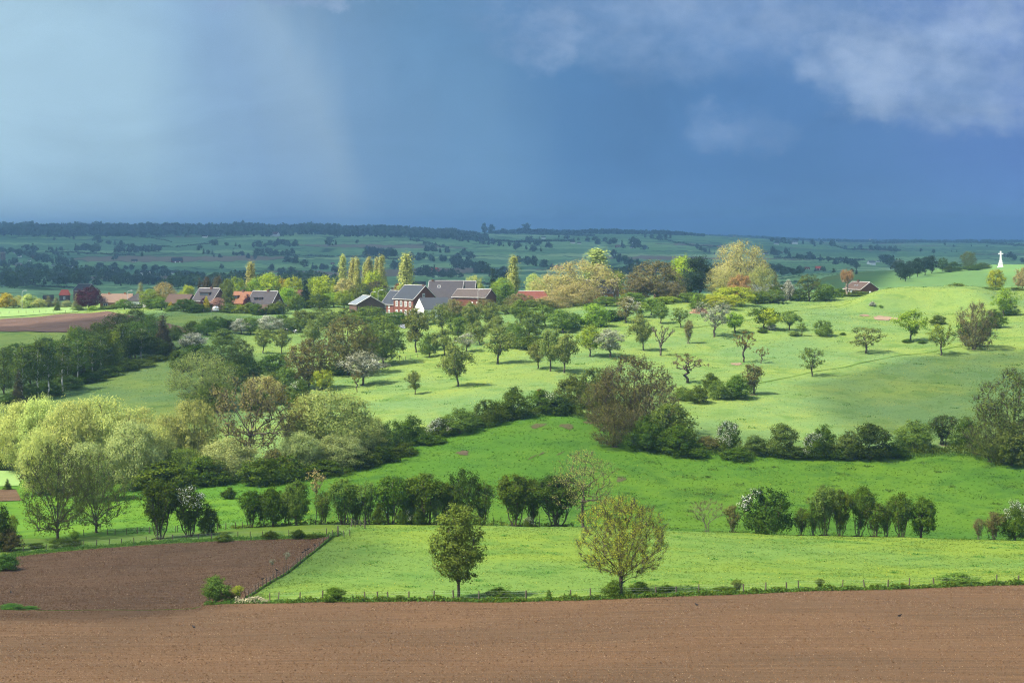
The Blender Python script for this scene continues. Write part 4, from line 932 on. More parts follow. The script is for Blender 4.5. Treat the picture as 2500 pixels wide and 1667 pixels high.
S('village_tree', 'tree', 'leafy trees between the village houses', [
 ('round', 'lime', 660, None, 62, 663, 'bright lime-green tree behind the grey roof with dormers', 885),
 ('round', 'lime', 715, None, 52, 671, 'lime-green tree left of the dark conifer', 880),
 ('round', 'yellow', 686, None, 30, 676, 'dull yellow tree between two lime-green trees', 888, dict()),
 ('round', 'lime', 795, None, 66, 668, 'broad lime-yellow tree left of the poplar cluster', 880),
 ('round', 'bright', 770, None, 50, 672, 'green tree right of the dark conifer', 890),
 ('round', 'beige', 845, None, 60, 676, 'golden-brown tree at the foot of the poplar cluster', 876),
 ('round', 'lime', 912, None, 60, 656, 'tall round lime-green tree among the poplars', 882),
 ('big', 'olive', 880, None, 70, 690, 'olive-brown tree below the poplar cluster', 868),
 ('big', 'needlebrown', 920, None, 70, 685, 'brown-green dense tree below the tall lime one', 872),
 ('round', 'bright', 815, None, 60, 712, 'bright green tree above the brown brick barn', 845),
 ('round', 'bright', 925, None, 46, 698, 'green tree behind the street lamps', 845),
 ('round', 'lime', 790, None, 40, 725, 'yellow-green low tree left of the brown brick barn', 840),
 ('round', 'bright', 955, None, 40, 716, 'sunny green hedge tree behind the lower slate wing', 850),
 ('round', 'bright', 575, None, 50, 672, 'yellowish olive tree behind the orange-roofed house', 885),
 ('big', 'olive', 553, None, 40, 680, 'olive-green tree between the grey and the orange roofs', 858),
 ('round', 'bright', 625, None, 56, 672, 'olive-gold tree right of the lone left poplar', 888),
 ('round', 'lime', 458, None, 42, 694, 'fresh green dome tree behind the brown roof', 885),
 ('round', 'needlebrown', 508, None, 36, 672, 'brown-tinged tree behind the white-edged grey roof', 895),
 ('round', 'needlebrown', 533, None, 34, 670, 'second brown-tinged tree behind the white-edged grey roof', 892),
 ('big', 'beige', 400, None, 60, 688, 'thin-leaved brown-green tree left of the brown roof', 838),
 ('big', 'bright', 365, None, 50, 704, 'light olive tree in front of the dark hip roof', 832),
 ('round', 'mid', 304, None, 46, 728, 'round green tree in front of the orange bungalow', 828),
 ('round', 'hedge', 448, None, 52, 728, 'dark green tree below the brown roof', 800),
 ('round', 'mid', 720, None, 46, 714, 'dark round tree right of the grey roof with dormers', 800),
 ('round', 'hedge', 780, None, 60, 716, 'dark tree right of the tall dark conifer', 822),
 ('round', 'red', 968, None, 30, 688, 'red-leaved tree left of the largest poplar', 900),
 ('round', 'mid', 1020, None, 34, 690, 'low green tree behind the slate farmhouse roof', 900),
 ('round', 'willow', 1160, None, 46, 668, 'pale green tree behind the right barns', 890),
 ('big', 'bright', 1225, None, 60, 676, 'yellow-green tree left of the lone right poplar', 850),
 ('birch', 'mid', 1236, None, 44, 690, 'birch with a pale stem right of the right barn', 800, dict(bark=BIRCH, ws=1.3)),
 ('big', 'mid', 1205, None, 70, 700, 'light green tree at the right barn gable', 815),
 ('big', 'olive', 1262, None, 40, 712, 'olive tree under the lone right poplar', 845),
 ('big', 'willow', 1305, None, 50, 666, 'pale small willow left of the big beige willow', 860),
 ('round', 'bright', 1500, None, 56, 655, 'bright green rounded tree right of the pale poplar-like tree', 880),
 ('poplar', 'willow', 1458, None, 84, 603, 'pale spiky aspen rising behind the big beige willow', 880, dict(ws=1.0)),
 ('round', 'yellow', 1526, None, 24, 704, 'small bright yellow bush by the skylight house', 800),
 ('round', 'lime', 1668, None, 68, 620, 'tall bright green chestnut behind the dark pine', 870),
 ('round', 'lime', 1660, None, 40, 664, 'lower green tree left of the dark pine', 850),
 ('round', 'lime', 1790, None, 110, 698, 'broad yellow-green tree beneath the tallest beige tree', 775),
 ('round', 'lime', 1740, None, 60, 716, 'yellow-green tree at the left foot of the tallest beige tree', 765),
 ('round', 'bright', 1705, None, 40, 715, 'light green small tree below the dark pine', 770),
 ('round', 'hedge', 1850, None, 60, 712, 'dark green tree right of the broad yellow-green one', 790),
 ('round', 'mid', 1700, None, 44, 740, 'green tree right of the brushwood slope top', 758),
 ('round', 'olive', 1240, None, 60, 728, 'olive tree left of the red roof', 800),
])
S('conifer', 'conifer', 'dark conifers of the village', [
 ('conifer', 'needle', 745, None, 36, 674, 'tall dark conifer between lime-green trees', 830, dict(ws=1.2)),
 ('conifer', 'needle', 1203, None, 28, 652, 'pointed conifer tip behind the right barns', 905),
 ('conifer', 'needlebrown', 487, None, 22, 676, 'brownish conifer left of the grey roof chimney', 895),
 ('conifer', 'paleneedle', 343, None, 34, 688, 'pale silvery conifer between bungalow and brown roof', 872, dict(ws=1.3)),
 ('conifer', 'needlebrown', 1893, None, 26, 660, 'brown conifer right of the tallest beige tree', 845),
 ('conifer', 'paleneedle', 187, None, 24, 716, 'pale conifer left of the copper beech', 868),
])
S('great_tree', 'tree', 'largest trees of the village skyline', [
 ('hazy', 'beige', 1425, None, 180, 632, 'big beige budding willow before the skylight house', 805, dict(var=0, twig=TWIGB)),
 ('hazy', 'beige', 1340, None, 110, 668, 'lower beige willow left of the biggest one', 815, dict(var=1, twig=TWIGB)),
 ('hazy', 'beige', 1350, None, 110, 722, 'beige scrubby tree before the red roof', 785, dict(var=1, twig=TWIGB)),
 ('big', 'bud', 1600, None, 140, 634, 'olive-gold walnut tree left of the dark pine', 800, dict(var=0)),
 ('big', 'bud', 1560, None, 80, 676, 'olive-gold tree left of the walnut', 795, dict(var=1)),
 ('big', 'bud', 1645, None, 70, 690, 'brownish tree right of the walnut', 790, dict(var=1)),
 ('pine', 'needle', 1710, None, 92, 624, 'dark spreading pine at the heart of the tree line', 830, dict(var=0)),
 ('pine', 'needle', 1688, None, 72, 660, 'lower dark pine below the spreading one', 815, dict(var=1)),
 ('hazy', 'beige', 1808, None, 140, 585, 'tallest beige domed tree of the skyline', 840, dict(var=0, twig=TWIGB)),
 ('hazy', 'beige', 1765, None, 90, 648, 'beige tree left of the tallest one', 822, dict(var=1, twig=TWIGB)),
 ('hazy', 'feather', 1862, None, 80, 648, 'olive-gold tree right of the tallest beige one', 815, dict(var=1)),
 ('round', 'orange', 1806, None, 60, 668, 'orange-brown tree in front of the tallest beige one', 800, dict(var=1)),
 ('round', 'copper', 217, None, 66, 698, 'dark red copper beech left of the orange bungalow', 850, dict(var=0)),
])
S('garden_shrub', 'shrub', 'garden shrubs and hedges of the village', [
 ('bush', 'yellow', 14, None, 50, 712, 'golden bush at the left edge of the sunny strip', 885),
 ('bush', 'willow', 45, None, 40, 720, 'pale yellow-green bush by the left street lamp', 888),
 ('bush', 'willow', 70, None, 44, 716, 'pale grey-green bush right of the left street lamp', 884),
 ('bush', 'willow', 95, None, 36, 726, 'rounded pale bush in the sunny strip', 882),
 ('conifer', 'paleneedle', 118, None, 24, 722, 'pale pointed shrub in the sunny strip', 886, dict(ws=1.4)),
 ('conifer', 'paleneedle', 138, None, 26, 724, 'second pale pointed shrub in the sunny strip', 886, dict(ws=1.4)),
 ('bush', 'paleneedle', 163, None, 32, 732, 'pale low shrub below the far red roof', 880),
 ('conifer', 'mid', 140, None, 20, 736, 'dark green upright shrub on the sunny strip', 850, dict(ws=1.2)),
 ('bush', 'mid', 190, None, 30, 744, 'green garden bush left of the copper beech', 846),
 ('bush', 'bright', 227, None, 26, 746, 'grey-green garden bush under the copper beech', 838),
 ('shrub', 'hedge', 258, None, 50, 746, 'clipped hedge before the orange bungalow', 842),
 ('shrub', 'hedge', 480, None, 60, 740, 'shrub hedge below the white-edged grey roof', 796),
 ('bush', 'copper', 500, None, 24, 724, 'purple shrub before the white-edged grey roof', 800),
 ('bush', 'yellow', 504, None, 16, 722, 'yellow shrub beside the purple shrub', 798),
 ('bush', 'pink', 530, None, 50, 726, 'pinkish-brown bush before the gable of the grey-roofed house', 800, dict()),
 ('bush', 'mid', 560, None, 56, 738, 'green hedge bush below the orange-roofed house', 798),
 ('bush', 'bright', 585, None, 40, 742, 'light green hedge bush below the orange roof', 796),
 ('bush', 'copper', 604, None, 26, 716, 'purple tree at the orange-roofed house gable', 802),
 ('bush', 'hedge', 627, None, 44, 740, 'green hedge below the dormer-roofed house', 793),
 ('bush', 'olive', 680, None, 46, 732, 'olive garden bush right of the dormer-roofed house', 795),
 ('bush', 'mid', 420, None, 40, 744, 'dark garden bush below the thin-leaved tree', 802),
 ('bush', 'yellow', 417, None, 14, 736, 'small golden bush below the brown roof', 806),
 ('bush', 'hedge', 1050, None, 50, 784, 'hedge at the foot of the white house', 772),
 ('bush', 'mid', 1165, None, 60, 745, 'bush in front of the right barn wall', 795),
 ('bush', 'hedge', 1905, None, 70, 690, 'dark hedge tree left of the gnarled hedge tree', 815),
 ('bush', 'grey', 1925, None, 36, 682, 'white flowering hawthorn in the right hedge row', 812, dict(bl=.5)),
 ('bush', 'grey', 1895, None, 50, 715, 'lower white flowering hawthorn in the right hedge row', 795, dict(bl=.4)),
 ('airy', 'olive', 1975, None, 62, 668, 'gnarled brown hedge tree with ivy at its foot', 808),
 ('bush', 'mid', 2015, None, 70, 690, 'bushy green tree left of the pollard', 815),
 ('bush', 'hedge', 1950, None, 60, 705, 'dark hedge shrub under the gnarled hedge tree', 812),
 ('bush', 'hedge', 2030, None, 50, 705, 'dark hedge shrub left of the bungalow', 835),
 ('bush', 'mid', 2172, None, 36, 700, 'round green shrub right of the brick bungalow', 860),
 ('shrub', 'mid', 2095, None, 100, 710, 'clipped green hedge before the brick bungalow', 838), ('bush', 'hedge', 2050, None, 40, 702, 'dark bush at the left corner of the brick bungalow', 842),
 ('shrub', 'mid', 2160, None, 80, 719, 'clipped hedge climbing right of the bungalow', 832),
 ('shrub', 'mid', 2335, None, 66, 690, 'long green bush on the brow of the bank', 842),
 ('shrub', 'olive', 2285, None, 30, 706, 'small bush left of the long green bush', 845),
 ('shrub', 'mid', 2410, None, 90, 700, 'low hedge on the brow right of the long green bush', 848),
 ('shrub', 'mid', 2475, None, 80, 700, 'low hedge on the brow at the right edge', 850),
 ('round', 'lime', 2431, None, 48, 655, 'yellow-green round tree on the brow near the right edge', 862),
 ('round', 'beige', 2496, None, 44, 650, 'pale golden tree cut off by the right edge of the brow', 862),
])
S('pollard', 'tree', None, [('pollard', 'orange', 2067, None, 33, 660, 'pollarded willow with orange shoots in front of the bungalow', 836, dict(ws=1.1, twig=plain('twig_orange', (.36, .22, .09), .9, .2), bark=BARKP))])
S('hill_pine', 'pine', 'dark pines on the hill below the cross', [
 ('pine', 'needle', 2200, None, 34, 640, 'low pine at the left end of the pine clump', 1190),
 ('pine', 'needle', 2222, None, 34, 634, 'second pine from the left of the clump', 1200),
 ('pine', 'needle', 2240, None, 34, 628, 'pine in the left half of the clump', 1230),
 ('pine', 'needle', 2258, None, 36, 624, 'pine in the middle of the clump', 1250),
 ('pine', 'needle', 2276, None, 36, 623, 'tallest pine of the clump', 1270),
 ('pine', 'needle', 2210, None, 30, 648, 'front pine with bare stems at the left of the clump', 1170),
])
S('hill_tree', 'tree', 'trees and shrubs on the hill beside the cross', [
 ('round', 'hedge', 2302, None, 26, 627, 'dark tree right of the pine clump', 1290),
 ('hazy', 'olive', 2365, None, 42, 612, 'tall domed tree between pine clump and cross', 1310),
 ('bush', 'hedge', 2330, None, 44, 638, 'dark shrub below the tall domed tree, left', 1290),
 ('bush', 'hedge', 2375, None, 50, 644, 'dark shrub below the tall domed tree, right', 1285),
 ('bush', 'hedge', 2400, None, 40, 640, 'dark shrub nearest the cross', 1295),
 ('bush', 'hedge', 2316, None, 26, 648, 'low shrub between the pines and the domed tree', 1280),
])
S('garden_shrub', 'shrub', 'garden shrubs and hedges of the village', [
 ('bush', 'hedge', 466, None, 40, 730, 'dark bush hiding the corner of the dormer house', 806), ('bush', 'mid', 515, None, 44, 735, 'bush under the wide dormer', 803), ('bush', 'hedge', 545, None, 44, 730, 'dark bush below the gable of the dormer house', 805),
 ('round', 'olive', 556, None, 34, 700, 'thin olive tree hiding the left half of the orange-roofed house', 806), ('bush', 'mid', 610, None, 44, 737, 'bush below the purple tree', 800), ('bush', 'hedge', 665, None, 50, 738, 'green bush in front of the brick chimney wall', 796),
 ('round', 'mid', 395, None, 50, 722, 'mid-green tree left of the brown house', 815), ('round', 'hedge', 370, None, 50, 728, 'dark green bush right of the hip-roofed bungalow', 825), ('bush', 'hedge', 330, None, 44, 740, 'bush before the hip-roofed bungalow', 832), ('bush', 'mid', 275, None, 40, 742, 'bush before the middle of the orange bungalow', 840),
 ('round', 'olive', 1100, None, 60, 735, 'olive tree before the white house right end', 752), ('round', 'bud', 1185, None, 50, 728, 'brownish tree before the right barn gable', 775), ('round', 'mid', 1035, None, 44, 755, 'small tree before the white gable', 748),
 ('round', 'mid', 870, None, 60, 762, 'green tree at the foot of the brown barn', 758), ('round', 'olive', 945, None, 60, 768, 'olive tree between brown barn and farmhouse', 755), ('big', 'bud', 1270, None, 70, 715, 'brown-olive tree before the left half of the red roof', 786), ('hazy', 'beige', 1400, None, 120, 690, 'beige scrub before the skylight house', 790, dict(twig=TWIGB)),
 ('round', 'mid', 1545, None, 70, 712, 'dense green tree under the olive-gold tree', 782), ('round', 'bright', 1625, None, 70, 722, 'fresh green tree between walnut and pine', 778), ('round', 'lime', 1760, None, 80, 720, 'low lime-green tree below the tallest beige tree', 758), ('round', 'mid', 1880, None, 70, 705, 'green tree joining the right hedge row', 792),
 ('round', 'mid', 1480, None, 60, 722, 'small round tree right of the beige scrub', 780), ('round', 'olive', 1315, None, 80, 728, 'olive tree before the right half of the red roof', 780), ('round', 'bright', 700, None, 60, 700, 'light green tree before the hidden orange house', 840), ('round', 'bright', 840, None, 50, 706, 'sunny green tree left of the zinc-roofed barn', 835),
 ('round', 'mid', 1130, None, 60, 762, 'green tree in the gap between white house and right barn', 745), ('round', 'pear', 1240, None, 60, 742, 'dense tree below the lone right poplar', 770), ('round', 'mid', 1680, None, 60, 712, 'mid-green tree at the right foot of the pine', 785)])
# ------------------------------------------------------------------ buildings
W_brick = plain('brick_red', (.135, .052, .036), .9, .22, 1.2); W_brown = plain('brick_brown', (.095, .060, .047), .9, .25, 1.2)
W_orange = plain('brick_orange', (.33, .16, .085), .9, .15, 1.2); W_pinkb = plain('brick_pink', (.17, .10, .075), .9, .15, 1.2)
W_white = plain('white_wall', (.78, .77, .74), .8, .04, .5); W_grey = plain('stone_grey', (.32, .29, .26), .9, .15, 1.)
R_slate = plain('slate', (.032, .037, .046), .65, .18, 1.5); R_grey = plain('roof_grey', (.048, .044, .047), .85, .25, 1.2); R_zinc = plain('zinc', (.13, .15, .165), .55, .1, .5)
R_brown = plain('roof_brown', (.072, .048, .038), .85, .2, 1.); R_tile = plain('roof_clay', (.165, .112, .08), .85, .15, 1.); R_orange = plain('roof_orange', (.165, .078, .045), .85, .15, 1.)
R_red = plain('roof_red', (.14, .048, .036), .85, .18, 1.); R_dark = plain('roof_dark', (.042, .037, .038), .8, .2, 1.); R_redfar = plain('roof_red_bright', (.50, .10, .06), .85, .1, 1.)
TRIM = plain('white_trim', (.50, .485, .46), .6, .05); WINF = plain('window_white', (.8, .79, .76), .6, .03)
m_, nt_, out_ = newmat('window_glass'); p_ = N(nt_, 'ShaderNodeBsdfPrincipled'); p_.inputs['Base Color'].default_value = (.03, .04, .05, 1); p_.inputs['Roughness'].default_value = .12; nt_.links.new(p_.outputs[0], out_.inputs[0]); GLASS = m_
STONE = plain('white_stone', (.82, .81, .78), .8, .04, .8); WOOD = plain('post_wood', (.085, .066, .052), .9, .3, 5.); METAL = plain('lamp_metal', (.42, .43, .42), .5, .05)

def gable(L, W, e, r, z0=-1.5, hip=0.):
    x, y = L / 2, W / 2
    V = np.array([[-x, -y, z0], [x, -y, z0], [x, y, z0], [-x, y, z0], [-x, -y, e], [x, -y, e], [x, y, e], [-x, y, e], [-x + hip, 0, r], [x - hip, 0, r]], float)
    return V
def house(name, cat, label, px, Y, L, W, e, r, rot, wall, roof, wins=(), trim=None, chim=(), ov=.35, hip=0., group=None, dz=0., doors=(), dormers=(), skyl=(), sub=True, base=None):
    g = ground(px, Y); g.z += dz
    t = thing(name, label, cat, g, group, R(rot))
    V = gable(L, W, e, r - .06, hip=hip)
    w = obj('wall', mesh('wall', [(V, np.array([[0, 1, 5, 4], [2, 3, 7, 6], [0, 3, 2, 1], [5, 6, 7, 4]]), 0), (V, np.array([[1, 2, 6, 5], [3, 0, 4, 7]]), 0), (V, np.array([[5, 6, 9], [7, 4, 8]]), 0)], [wall]), t)
    if base: obj('plinth', mesh('plinth', [box(-L / 2 - .04, L / 2 + .04, -W / 2 - .04, W / 2 + .04, -1.5, base)], [W_grey]), t)
    # roof slabs with thickness
    x, y = L / 2 + (ov if not hip else ov), W / 2 + ov; sl = (r - e) / (W / 2); ez = e - ov * sl; th = .22
    def slab(s):
        top = np.array([[-x, s * y, ez + th], [x, s * y, ez + th], [x - hip, 0, r + th], [-x + hip, 0, r + th]])
        bot = top - np.array([0, 0, th]); return (np.concatenate([bot, top]), np.array([[0, 3, 2, 1], [4, 5, 6, 7], [0, 1, 5, 4], [1, 2, 6, 5], [2, 3, 7, 6], [3, 0, 4, 7]]) if s < 0 else np.array([[0, 1, 2, 3], [7, 6, 5, 4], [4, 5, 1, 0], [5, 6, 2, 1], [6, 7, 3, 2], [7, 4, 0, 3]]), 0)
    pr = [slab(-1), slab(1)]
    if hip:
        for s in (-1, 1):
            v = np.array([[s * x, -y, ez + th], [s * x, y, ez + th], [s * (x - hip), 0, r + th], [s * x, -y, ez], [s * x, y, ez], [s * (x - hip), 0, r]]); pr.append((v, np.array([[0, 1, 2], [3, 5, 4]]) if s > 0 else np.array([[0, 2, 1], [3, 4, 5]]), 0))
    rf = obj('roof', mesh('roof', pr, [roof]), t)
    if trim:
        A = []; B = []
        for s in (-1, 1):
            if not hip:
                for q in (-1, 1): A.append([s * (x + .03), q * (y + .03), ez + .12]); B.append([s * (x + .03), 0, r + .16])
            A.append([-x - .03, s * (y + .05), ez + .1]); B.append([x + .03, s * (y + .05), ez + .1])
        A.append([-x + hip, 0, r + th + .04]); B.append([x - hip, 0, r + th + .04])
        obj('roof_trim', mesh('trim', [tubes(A, B, .10, .10, 4)], [trim]), rf)
    for cx, cw, ch in chim:
        obj('chimney', mesh('chimney', [box(cx - cw / 2, cx + cw / 2, -cw / 2, cw / 2, r - .8, r + ch), box(cx - cw / 2 - .08, cx + cw / 2 + .08, -cw / 2 - .08, cw / 2 + .08, r + ch + .003, r + ch + .15)], [W_brown if wall is not W_orange else W_orange]), rf)
    def onwall(face, u, z, ww, hh, d):
        if face == 'f': return box(u - ww / 2, u + ww / 2, -W / 2 - d, -W / 2 + .05, z, z + hh)
        if face == 'b': return box(u - ww / 2, u + ww / 2, W / 2 - .05, W / 2 + d, z, z + hh)
        if face == 'r': return box(L / 2 - .05, L / 2 + d, u - ww / 2, u + ww / 2, z, z + hh)
        return box(-L / 2 - d, -L / 2 + .05, u - ww / 2, u + ww / 2, z, z + hh)
    for face, u, z, ww, hh in wins:
        f = obj('window', mesh('window', [onwall(face, u, z, ww, hh, .06)], [WINF]), t)
        if sub:
            a = .14; pw = (ww - 3 * a) / 2
            obj('pane', mesh('pane', [onwall(face, u - pw / 2 - a / 2, z + a, pw, hh - 2 * a, .075), onwall(face, u + pw / 2 + a / 2, z + a, pw, hh - 2 * a, .075)], [GLASS]), f)
    for face, u, z, ww, hh, mt in doors:
        obj('door', mesh('door', [onwall(face, u, z, ww, hh, .05)], [mt]), t)
    for u, dw, v0, dh in dormers:     # on the front slope: box with its own flat roof
        y0 = -W / 2 * (1 - v0); zb = e + (r - e) * v0
        d = obj('dormer', mesh('dormer', [box(u - dw / 2, u + dw / 2, y0, y0 + dh / sl + .2, zb - .3, zb + dh)], [wall]), t)
        obj('dormer_roof', mesh('droof', [box(u - dw / 2 - .25, u + dw / 2 + .25, y0 - .3, y0 + dh / sl + .9, zb + dh + .003, zb + dh + .2)], [roof]), d)
        f = obj('window', mesh('window', [box(u - dw / 2 + .15, u + dw / 2 - .15, y0 - .05, y0 + .05, zb + dh * .2, zb + dh * .92)], [GLASS]), d)
    for u, v0, sw, sh in skyl:
        y0 = -W / 2 * (1 - v0); zb = e + (r - e) * v0 + th; dy = sh * math.cos(math.atan(sl)); dzz = dy * sl
        vv = np.array([[u - sw / 2, y0, zb], [u + sw / 2, y0, zb], [u + sw / 2, y0 + dy, zb + dzz], [u - sw / 2, y0 + dy, zb + dzz]]); v2 = vv + np.array([0, -.1 * sl, .1])
        obj('skylight', mesh('skylight', [(np.concatenate([vv - np.array([0, 0, .1]), v2]), np.array([[4, 5, 6, 7], [0, 1, 5, 4], [1, 2, 6, 5], [2, 3, 7, 6], [3, 0, 4, 7]]), 0)], [R_zinc]), rf)
    return t
GV = None
fw = [('f', -3.9 + 2.6 * i, 3.6, 1.25, 2.1) for i in range(4)] + [('f', -3.9 + 2.6 * i, .2, 1.15, 2.1) for i in range(4)]
house('farmhouse', 'house', 'two-storey red brick farmhouse with slate roof and white windows', 1013, 784, 11.5, 12.2, 6.6, 11.6, -45, W_brick, R_slate, fw + [('r', -.6, 7.2, 1.2, 1.5)], TRIM, [(5.2, .9, .5)], base=.35, dz=-.2)
house('farm_wing', 'house', 'lower slate-roofed brick wing on the left of the farmhouse', 968, 790.5, 7, 9.5, 4.5, 9.4, -45, W_brick, R_slate, [('f', -1.3, 2.9, .9, 1.1), ('f', .9, 2.9, .9, 1.1), ('f', -1.3, .5, 1.1, 1.8), ('f', .9, .5, 1.1, 1.8)], TRIM, base=1.2, doors=[('f', -2.9, -1.3, 1.1, 2.2, W_white)], dz=-.3)
house('brick_barn', 'barn', 'brown brick barn with a pale zinc roof', 895, 790, 9.5, 11.3, 4.6, 7.7, -68, W_brown, R_zinc, [('r', -2.2, 1.8, 1.2, .9)], TRIM, dz=-.2)
house('white_house', 'house', 'modern white house with smooth grey roof and glass front', 1058, 764, 13, 7.2, 4.4, 8.6, 36, W_white, plain('roof_smooth_grey', (.075, .08, .09), .6, .06, .4), [('f', -2.2, .0, 1.3, 4.), ('f', -4.7, -1.2, 2.6, 1.9)], None, ov=.06, dz=-.4)
house('great_barn', 'barn', 'largest farm barn with a steep dark grey roof', 1090, 812, 13.5, 15, 4.8, 11.6, -6, W_brown, R_grey, [('f', -2, 9.2, 1.2, 1.0)], TRIM, [(-5.6, 1.0, .5)], dz=-.4)
house('long_barn', 'barn', 'long grey-roofed barn between farmhouse and great barn', 1068, 800, 15, 11, 5.0, 9.0, -5, W_brown, R_grey, [], None, dz=-.3)
house('slate_barn', 'barn', 'small grey-roofed barn behind the great barn', 1140, 830, 7, 10, 6.5, 10.8, -6, W_brown, R_grey, [], TRIM, dz=-.3)
house('brick_byre', 'barn', 'red brick barn with weathered roof at the right of the farm', 1158, 794, 14, 11.5, 5.6, 8.5, -22, W_brick, plain('roof_lichen', (.075, .060, .053), .85, .35, 1.3), [('f', 1.5, 3.2, .6, .6), ('f', 3.5, 3.2, .6, .6), ('f', 5.2, 3.2, .6, .6)], TRIM, dz=-.3)
house('dormer_house', 'house', 'grey-roofed house with white edging and a wide dormer', 512, 812, 10.5, 9.4, 3.4, 8.2, -33, W_pinkb, R_grey, [('f', -3.6, .3, 1.6, 1.5), ('f', 0, .3, 1.6, 1.5), ('r', -1, .4, 1.4, 1.4)], TRIM, [(1., .9, .7)], dormers=[(-.3, 5., .36, 1.6)])
house('orange_house', 'house', 'house with an orange tiled roof between two grey-roofed houses', 594, 818, 9, 9, 2.7, 7.2, -33, W_pinkb, R_orange, [('f', -2.6, .4, 1.6, 1.5), ('r', 0, .5, 1.3, 1.3)], None, [(0, .8, .7)], dormers=[(-2.2, 3.2, .3, 1.6)])
house('twin_dormer_house', 'house', 'grey-roofed house with two small dormers and brick chimney', 648, 806, 11.5, 10, 2.7, 8.2, -27, W_pinkb, R_grey, [('f', -1.6, .3, 1.2, 1.9), ('f', .6, .3, 1.2, 1.9), ('r', -1.2, .5, 1.3, 1.3), ('r', 1.5, 3.9, 1., 1.)], TRIM, [(1.4, .9, .9)], dormers=[(-2.6, 1.5, .34, 1.2), (-.4, 1.5, .34, 1.2)])
house('low_shed', 'shed', 'small red-brown roofed shed before the two-dormer house', 646, 798, 4, 4, 1.6, 3.4, -27, W_brown, R_brown, [], None)
house('brown_house', 'house', 'low house with a plain brown tiled roof', 442, 816, 10.5, 8.5, 2.2, 5.6, -22, W_brown, R_brown, [('f', -4, .4, 1.5, 1.3), ('f', 1, .4, 1.5, 1.3)], None)
house('orange_bungalow', 'house', 'long orange brick bungalow with a pale clay roof', 286, 858, 13., 10, 2.4, 5.8, 3, W_orange, R_tile, [('f', -4.2, .6, 2., 1.4), ('f', 1, .6, 2., 1.4)], None, [(-3.4, .8, .6), (3.4, .8, .6)])
house('hip_bungalow', 'house', 'dark hip-roofed bungalow right of the orange one', 343, 848, 10, 9, 2.4, 5.2, -12, W_white, R_dark, [('f', -3, .5, 1.6, 1.4), ('f', 2, .5, 1.6, 1.4)], None, hip=3.8)
house('garden_house', 'house', 'orange-tiled house half hidden behind the dark conifer', 722, 846, 8, 8, 3.0, 6.8, 55, W_pinkb, R_orange, [], None)
house('red_cottage', 'house', 'low brick cottage with a red-brown roof left of the beige willow', 1298, 806, 14, 8.5, 2.4, 5.9, 4, W_brick, R_red, [('f', -5.2, .5, 1.5, 1.4), ('f', 4, .5, 1.5, 1.4)], TRIM, hip=2.0)
house('skylight_house', 'house', 'dark-roofed house with skylights behind the beige willow', 1466, 812, 13, 11, 4.8, 9.6, -16, W_orange, R_dark, [('f', -4.4, 1.6, 1.2, 2.2), ('f', -1.2, 1.6, 1.2, 2.2), ('f', 3.6, 1.4, 1.4, 2.4), ('r', -1, 1.8, 1.3, 2.)], TRIM, skyl=[(.2, .38, .9, 1.6), (1.4, .38, .9, 1.6), (3.2, .62, .6, .8)], dz=-1.2)
house('brick_bungalow', 'house', 'brick bungalow with brown roof and broad gable behind the pollard', 2102, 862, 9.5, 11.2, 2.5, 5.4, -52, W_brick, R_brown, [('f', -2.6, .4, 1.8, 1.4)], TRIM, [(-1.5, .9, .9)], doors=[('f', 1.6, -.4, 1.2, 2.2, R_red)], skyl=[(-.8, .4, .7, .9), (.6, .4, .7, .9)])
house('garden_house', 'house', 'pale house glimpsed between the walnut and the pine', 1628, 822, 9, 8, 4.2, 7.6, 12, W_pinkb, R_zinc, [('f', -2, 1.2, 1.1, 1.4)], None, dz=-1.)
house('garden_house', 'house', 'long grey roof glimpsed right of the tallest beige tree', 1868, 828, 14, 8, 2.6, 5.2, -8, W_pinkb, R_zinc, [], None)
house('red_roof_house', 'house', 'small brick house with a bright red roof left of the copper beech', 158, 1120, 5.5, 6, 3.6, 6.2, 8, W_brown, R_redfar, [('f', 0, 1., 1., 1.6)], None, hip=1.2)
house('gable_barn', 'barn', 'dark barn with blue-grey roof behind the copper beech', 208, 1150, 9, 10, 5.5, 9.0, -28, W_brown, R_slate, [], TRIM)
house('valley_house', 'house', 'white house with blue-grey roof behind the farm poplar', 1020, 1080, 8, 7, 3.2, 6.0, 8, W_white, R_slate, [('f', 0, 1., 1.2, 1.2)], None, dz=3.5)
house('brush_shed', 'shed', 'tiny dark shed roof left of the sunny garden bushes', 118, 1090, 5, 5, 2., 3.4, 20, W_brown, R_dark, [], None)
# ------------------------------------------------------------------ cross monument on the hill
Yc = 1300.; g = ground(2443, Yc); k = Yc / F
cr = thing('stone_cross', 'tall white stone cross on a stepped pedestal on the hill', 'monument', g)
def frus(z0, z1, a, b): 
    return (np.array([[-a, -a, z0], [a, -a, z0], [a, a, z0], [-a, a, z0], [-b, -b, z1], [b, -b, z1], [b, b, z1], [-b, b, z1]], float), BOXF, 0)
obj('pedestal', mesh('pedestal', [frus(-.6, .5, 1.9, 1.75), frus(.503, 2.4, 1.3, 1.15), frus(2.403, 2.7, 1.4, 1.4), frus(2.703, 4.1, .95, .8), frus(4.103, 4.35, 1.0, 1.0)], [STONE]), cr)
obj('shaft', mesh('shaft', [frus(4.353, 10.6, .52, .36)], [STONE]), cr)
obj('cross_arm', mesh('cross_arm', [box(-1.65, 1.65, -.3, .3, 8.5, 9.2)], [STONE]), cr)
